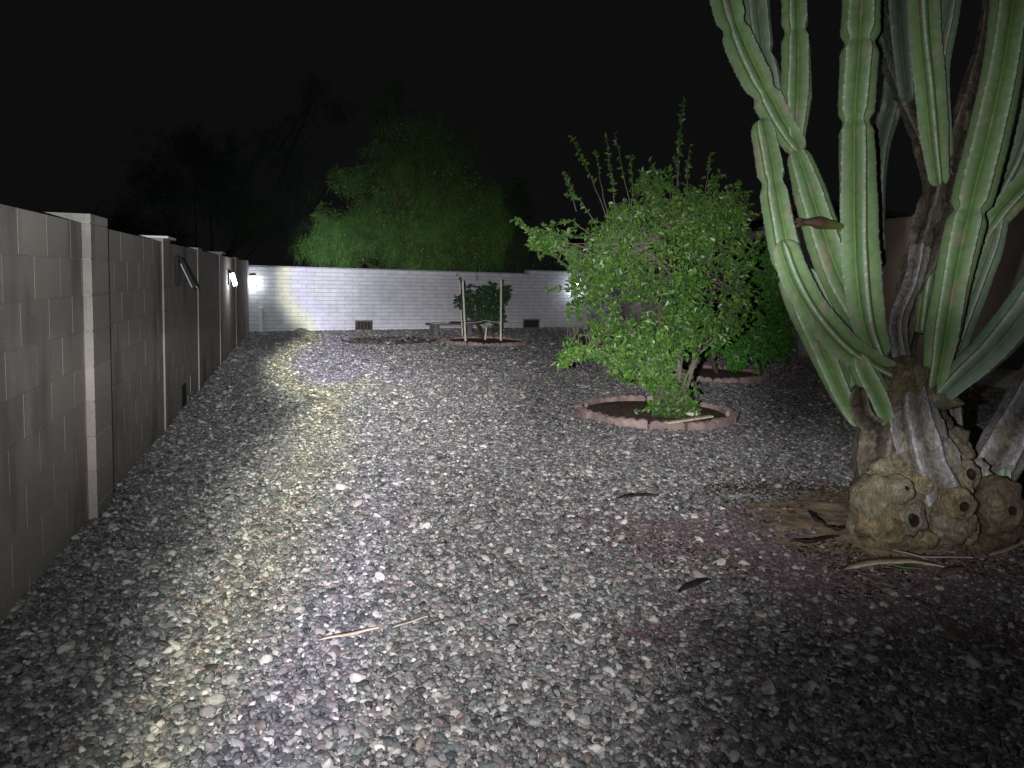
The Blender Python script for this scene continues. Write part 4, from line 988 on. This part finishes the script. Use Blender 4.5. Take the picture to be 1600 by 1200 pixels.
    S_([(1500, 430, .2), (1530, 375, .15), (1568, 325, .1), (1610, 280, .1), (1660, 220, .1)], [30, 44, 46, 48, 48], GREEN, phase=.1)
    S_([(1530, 380, .3), (1560, 310, .3), (1590, 250, .3), (1612, 180, .3), (1640, 60, .3)], [34, 42, 46, 46, 46], BLUE, phase=.6)
    S_([(1468, 292, .12), (1460, 225, .12), (1452, 130, .12), (1445, 50, .12), (1442, -60, .12)], [30, 46, 48, 50, 52], GREEN, phase=.65)
    S_([(1475, 250, .2), (1470, 190, .18), (1466, 110, .2), (1480, 20, .2), (1490, -60, .2)], [30, 34, 36, 40, 40], BLUE, phase=.2)
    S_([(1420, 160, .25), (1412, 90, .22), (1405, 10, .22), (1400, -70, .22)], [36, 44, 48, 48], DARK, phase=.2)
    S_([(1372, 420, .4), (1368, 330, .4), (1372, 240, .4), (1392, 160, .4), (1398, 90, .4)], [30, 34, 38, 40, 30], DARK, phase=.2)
    S_([(1585, 260, .5), (1610, 190, .5), (1625, 90, .5)], [30, 40, 44], BLUE, phase=.2)
    # rear trunks
    S_([(1488, 760, .5), (1490, 700, .5), (1488, 640, .5), (1486, 600, .5)], [36, 36, 36, 34], PALE, woody=1, ribs=5, depth=.35, phase=.5, tip=False, name='trunk', lab='pale rear trunk')
    S_([(1525, 790, .3), (1558, 720, .3), (1590, 660, .3), (1630, 590, .3), (1680, 510, .3)], [80, 84, 78, 74, 70], PALE, woody=1, ribs=5, depth=.45, phase=1.1, tip=False, name='trunk', rough=.08, lab='leaning pale trunk on the right')
    S_([(1560, 800, .2), (1568, 760, .15), (1572, 730, .15)], [20, 26, 18], BLUE, phase=.3)
    # gnarled crotch with knots
    def knob(x, y, dz, rx, ry, rz_, pal, hole=None, axis=(-.27, -.96, .1), name='stump', amp=.24, rings=True):
        """a rounded cut stump facing axis, with growth rings and an optional hollow core"""
        pal = tuple(q*1.15 for q in pal); c = P(x, y, dz)-CB; ax = Vector(axis).normalized(); u = ax.cross(Vector((0, 0, 1))).normalized(); w = u.cross(ax)
        V = []; Fc = []; C = []; n = 34; prof = []
        h = hole or 0
        if hole: prof += [(-.15, h*.55), (.45, h*.8), (.86, h*.95), (.93, h*1.05)]
        else: prof += [(.92, .05)]
        for k in range(5): f = k/4; prof.append((.94-.18*f*f+(.02 if k % 2 else 0), (h*1.2 if hole else .12)+((.72-(h*1.2 if hole else .12))*f)))
        prof += [(.60, .86), (.35, .96), (.05, 1.0), (-.3, .97), (-.7, .8), (-1., .5)]
        sd = random.uniform(0, 50)
        for a_, r_ in prof:
            for k in range(n):
                th = 2*math.pi*k/n; nn = mnoise.fractal(Vector((math.cos(th)*1.6*r_+sd, math.sin(th)*1.6*r_, a_*2)), 1, 2, 3)
                rr = r_*(1+amp*nn); p = c+ax*rz_*px*(a_+.12*nn*(1 if r_ > h*1.1 else 0))+u*math.cos(th)*rr*rx*px+w*math.sin(th)*rr*ry*px
                V.append(p)
                cc = Vector(pal).lerp(Vector((.32, .27, .15)), .25+.5*max(0, nn)) if r_ > h*1.15 else Vector((.05, .038, .028))
                if .7 < a_ and r_ > h*1.15 and rings and int(r_*14) % 2: cc = cc*.72
                C.append(tuple(cc))
        m_ = len(prof)
        for i in range(m_-1):
            for k in range(n): a = i*n+k; b = i*n+(k+1) % n; Fc.append((a, a+n, b+n, b))
        Fc.append(tuple(range(n))); Fc.append(tuple((m_-1)*n+k for k in range(n))[::-1])
        mk(name, V, Fc, M['wood'], t, None, C, smooth=True)
    TAN = (.33, .30, .215); GRY = (.26, .24, .20); BRN = (.19, .155, .11)
    knob(1364, 782, -.12, 32, 40, 40, TAN, amp=.3)
    knob(1374, 815, -.14, 34, 32, 42, (.34, .27, .16), amp=.35)
    knob(1352, 820, -.02, 24, 28, 34, TAN, amp=.35, name='knob')
    knob(1405, 790, -.1, 22, 26, 30, TAN, amp=.4, name='knob')
    knob(1450, 800, -.1, 22, 34, 30, BRN, amp=.4, name='knob')
    knob(1385, 740, .0, 34, 30, 38, TAN, amp=.35)
    knob(1396, 766, -.2, 20, 21, 34, (.30, .28, .21), .16, axis=(-.1, -.9, .35))
    knob(1420, 806, -.2, 22, 30, 30, GRY, .3, axis=(-.5, -.85, .1), amp=.35)
    knob(1428, 760, -.08, 30, 34, 34, GRY, amp=.4)
    knob(1440, 755, -.16, 19, 18, 22, (.34, .31, .2), amp=.3)
    knob(1462, 760, .0, 26, 40, 30, BRN, amp=.4)
    knob(1497, 742, -.1, 23, 25, 34, (.22, .2, .14), .3, axis=(-.2, -.95, .3))
    knob(1488, 785, -.2, 27, 26, 34, (.24, .2, .13), .26)
    knob(1482, 820, -.15, 34, 30, 34, GRY, amp=.4)
    knob(1520, 738, .02, 24, 20, 20, (.55, .54, .50), amp=.4, rings=False)
    knob(1557, 790, -.12, 36, 42, 40, (.14, .11, .09), .16)
    knob(1560, 815, -.06, 40, 36, 40, (.12, .095, .075), amp=.3)
    knob(1447, 842, -.25, 15, 13, 16, (.30, .26, .15), amp=.2, name='knob')
    knob(1514, 826, -.2, 12, 24, 14, (.3, .22, .13), amp=.3, name='knob')
    knob(1400, 838, -.1, 50, 26, 40, BRN, amp=.4, name='knob')
    knob(1425, 720, -.02, 50, 34, 40, (.2, .17, .12), amp=.35, name='knob')
    knob(1470, 700, .08, 46, 40, 40, GRY, amp=.3, name='knob')
    knob(1535, 840, .0, 50, 24, 36, BRN, amp=.35, name='knob')
    knob(1500, 845, -.05, 60, 20, 40, BRN, amp=.3, name='knob')
    # knots in the crotch
    knob(1412, 606, -.1, 24, 30, 20, (.17, .15, .09), amp=.55, name='knot')
    knob(1432, 590, -.1, 14, 22, 16, (.20, .18, .11), amp=.5, name='knot')
    knob(1416, 576, -.08, 18, 20, 16, (.13, .11, .07), amp=.5, name='knot')
    knob(1395, 615, -.02, 34, 30, 34, BRN, amp=.4, name='knot')
    knob(1438, 605, -.03, 24, 26, 30, BRN, amp=.4, name='knot')
    knob(1375, 585, .02, 32, 34, 30, (.12, .10, .08), amp=.3, name='knot')
    knob(1465, 625, -.06, 34, 12, 24, (.2, .23, .17), amp=.35, name='knot', rings=False)
    # wilted flower: brown tip on the left, green tube to the right
    fl = []; pts = [P(1250, 348, -.22), P(1270, 347, -.22), P(1285, 349, -.20), P(1310, 353, -.14), P(1335, 357, -.05)]
    b = B(); b.tube([q-CB for q in smooth_path(pts[:3], .01)], .001, 10)
    def tube_col(pts, rads, cols, nm):
        q = smooth_path(pts, .008); n = len(q); b = B()
        rr = []; 
        for i in range(n): s = i/(n-1)*(len(rads)-1); j = min(int(s), len(rads)-2); rr.append(rads[j]*(1-s+j)+rads[j+1]*(s-j))
        b.tube([x-CB for x in q], rr, 10, col=(1, 1, 1)); C = []
        for i in range(n): s = i/(n-1)*(len(cols)-1); j = min(int(s), len(cols)-2); C += [tuple(Vector(cols[j]).lerp(Vector(cols[j+1]), s-j))]*10
        b.c = C; return b.obj(nm, M['cactus'], t, smooth=True)
    tube_col(pts, [.012, .036, .026, .014, .007], [(.05, .035, .025), (.08, .05, .03), (.14, .17, .05), (.15, .22, .05), (.14, .22, .09)], 'wilted_flower')
    for k in range(7):
        a = k*.9; q = P(1262, 348, -.22); e_ = P(1243+random.uniform(-4, 3), 348+7*math.sin(a), -.22+.03*math.cos(a))
        tube_col([q, (q+e_)/2+Vector((0, 0, random.uniform(-.004, .006))), e_], [.008, .007, .002], [(.07, .045, .03), (.05, .035, .025), (.11, .08, .05)], 'petal')
cactus()
print('objects', len(bpy.data.objects))
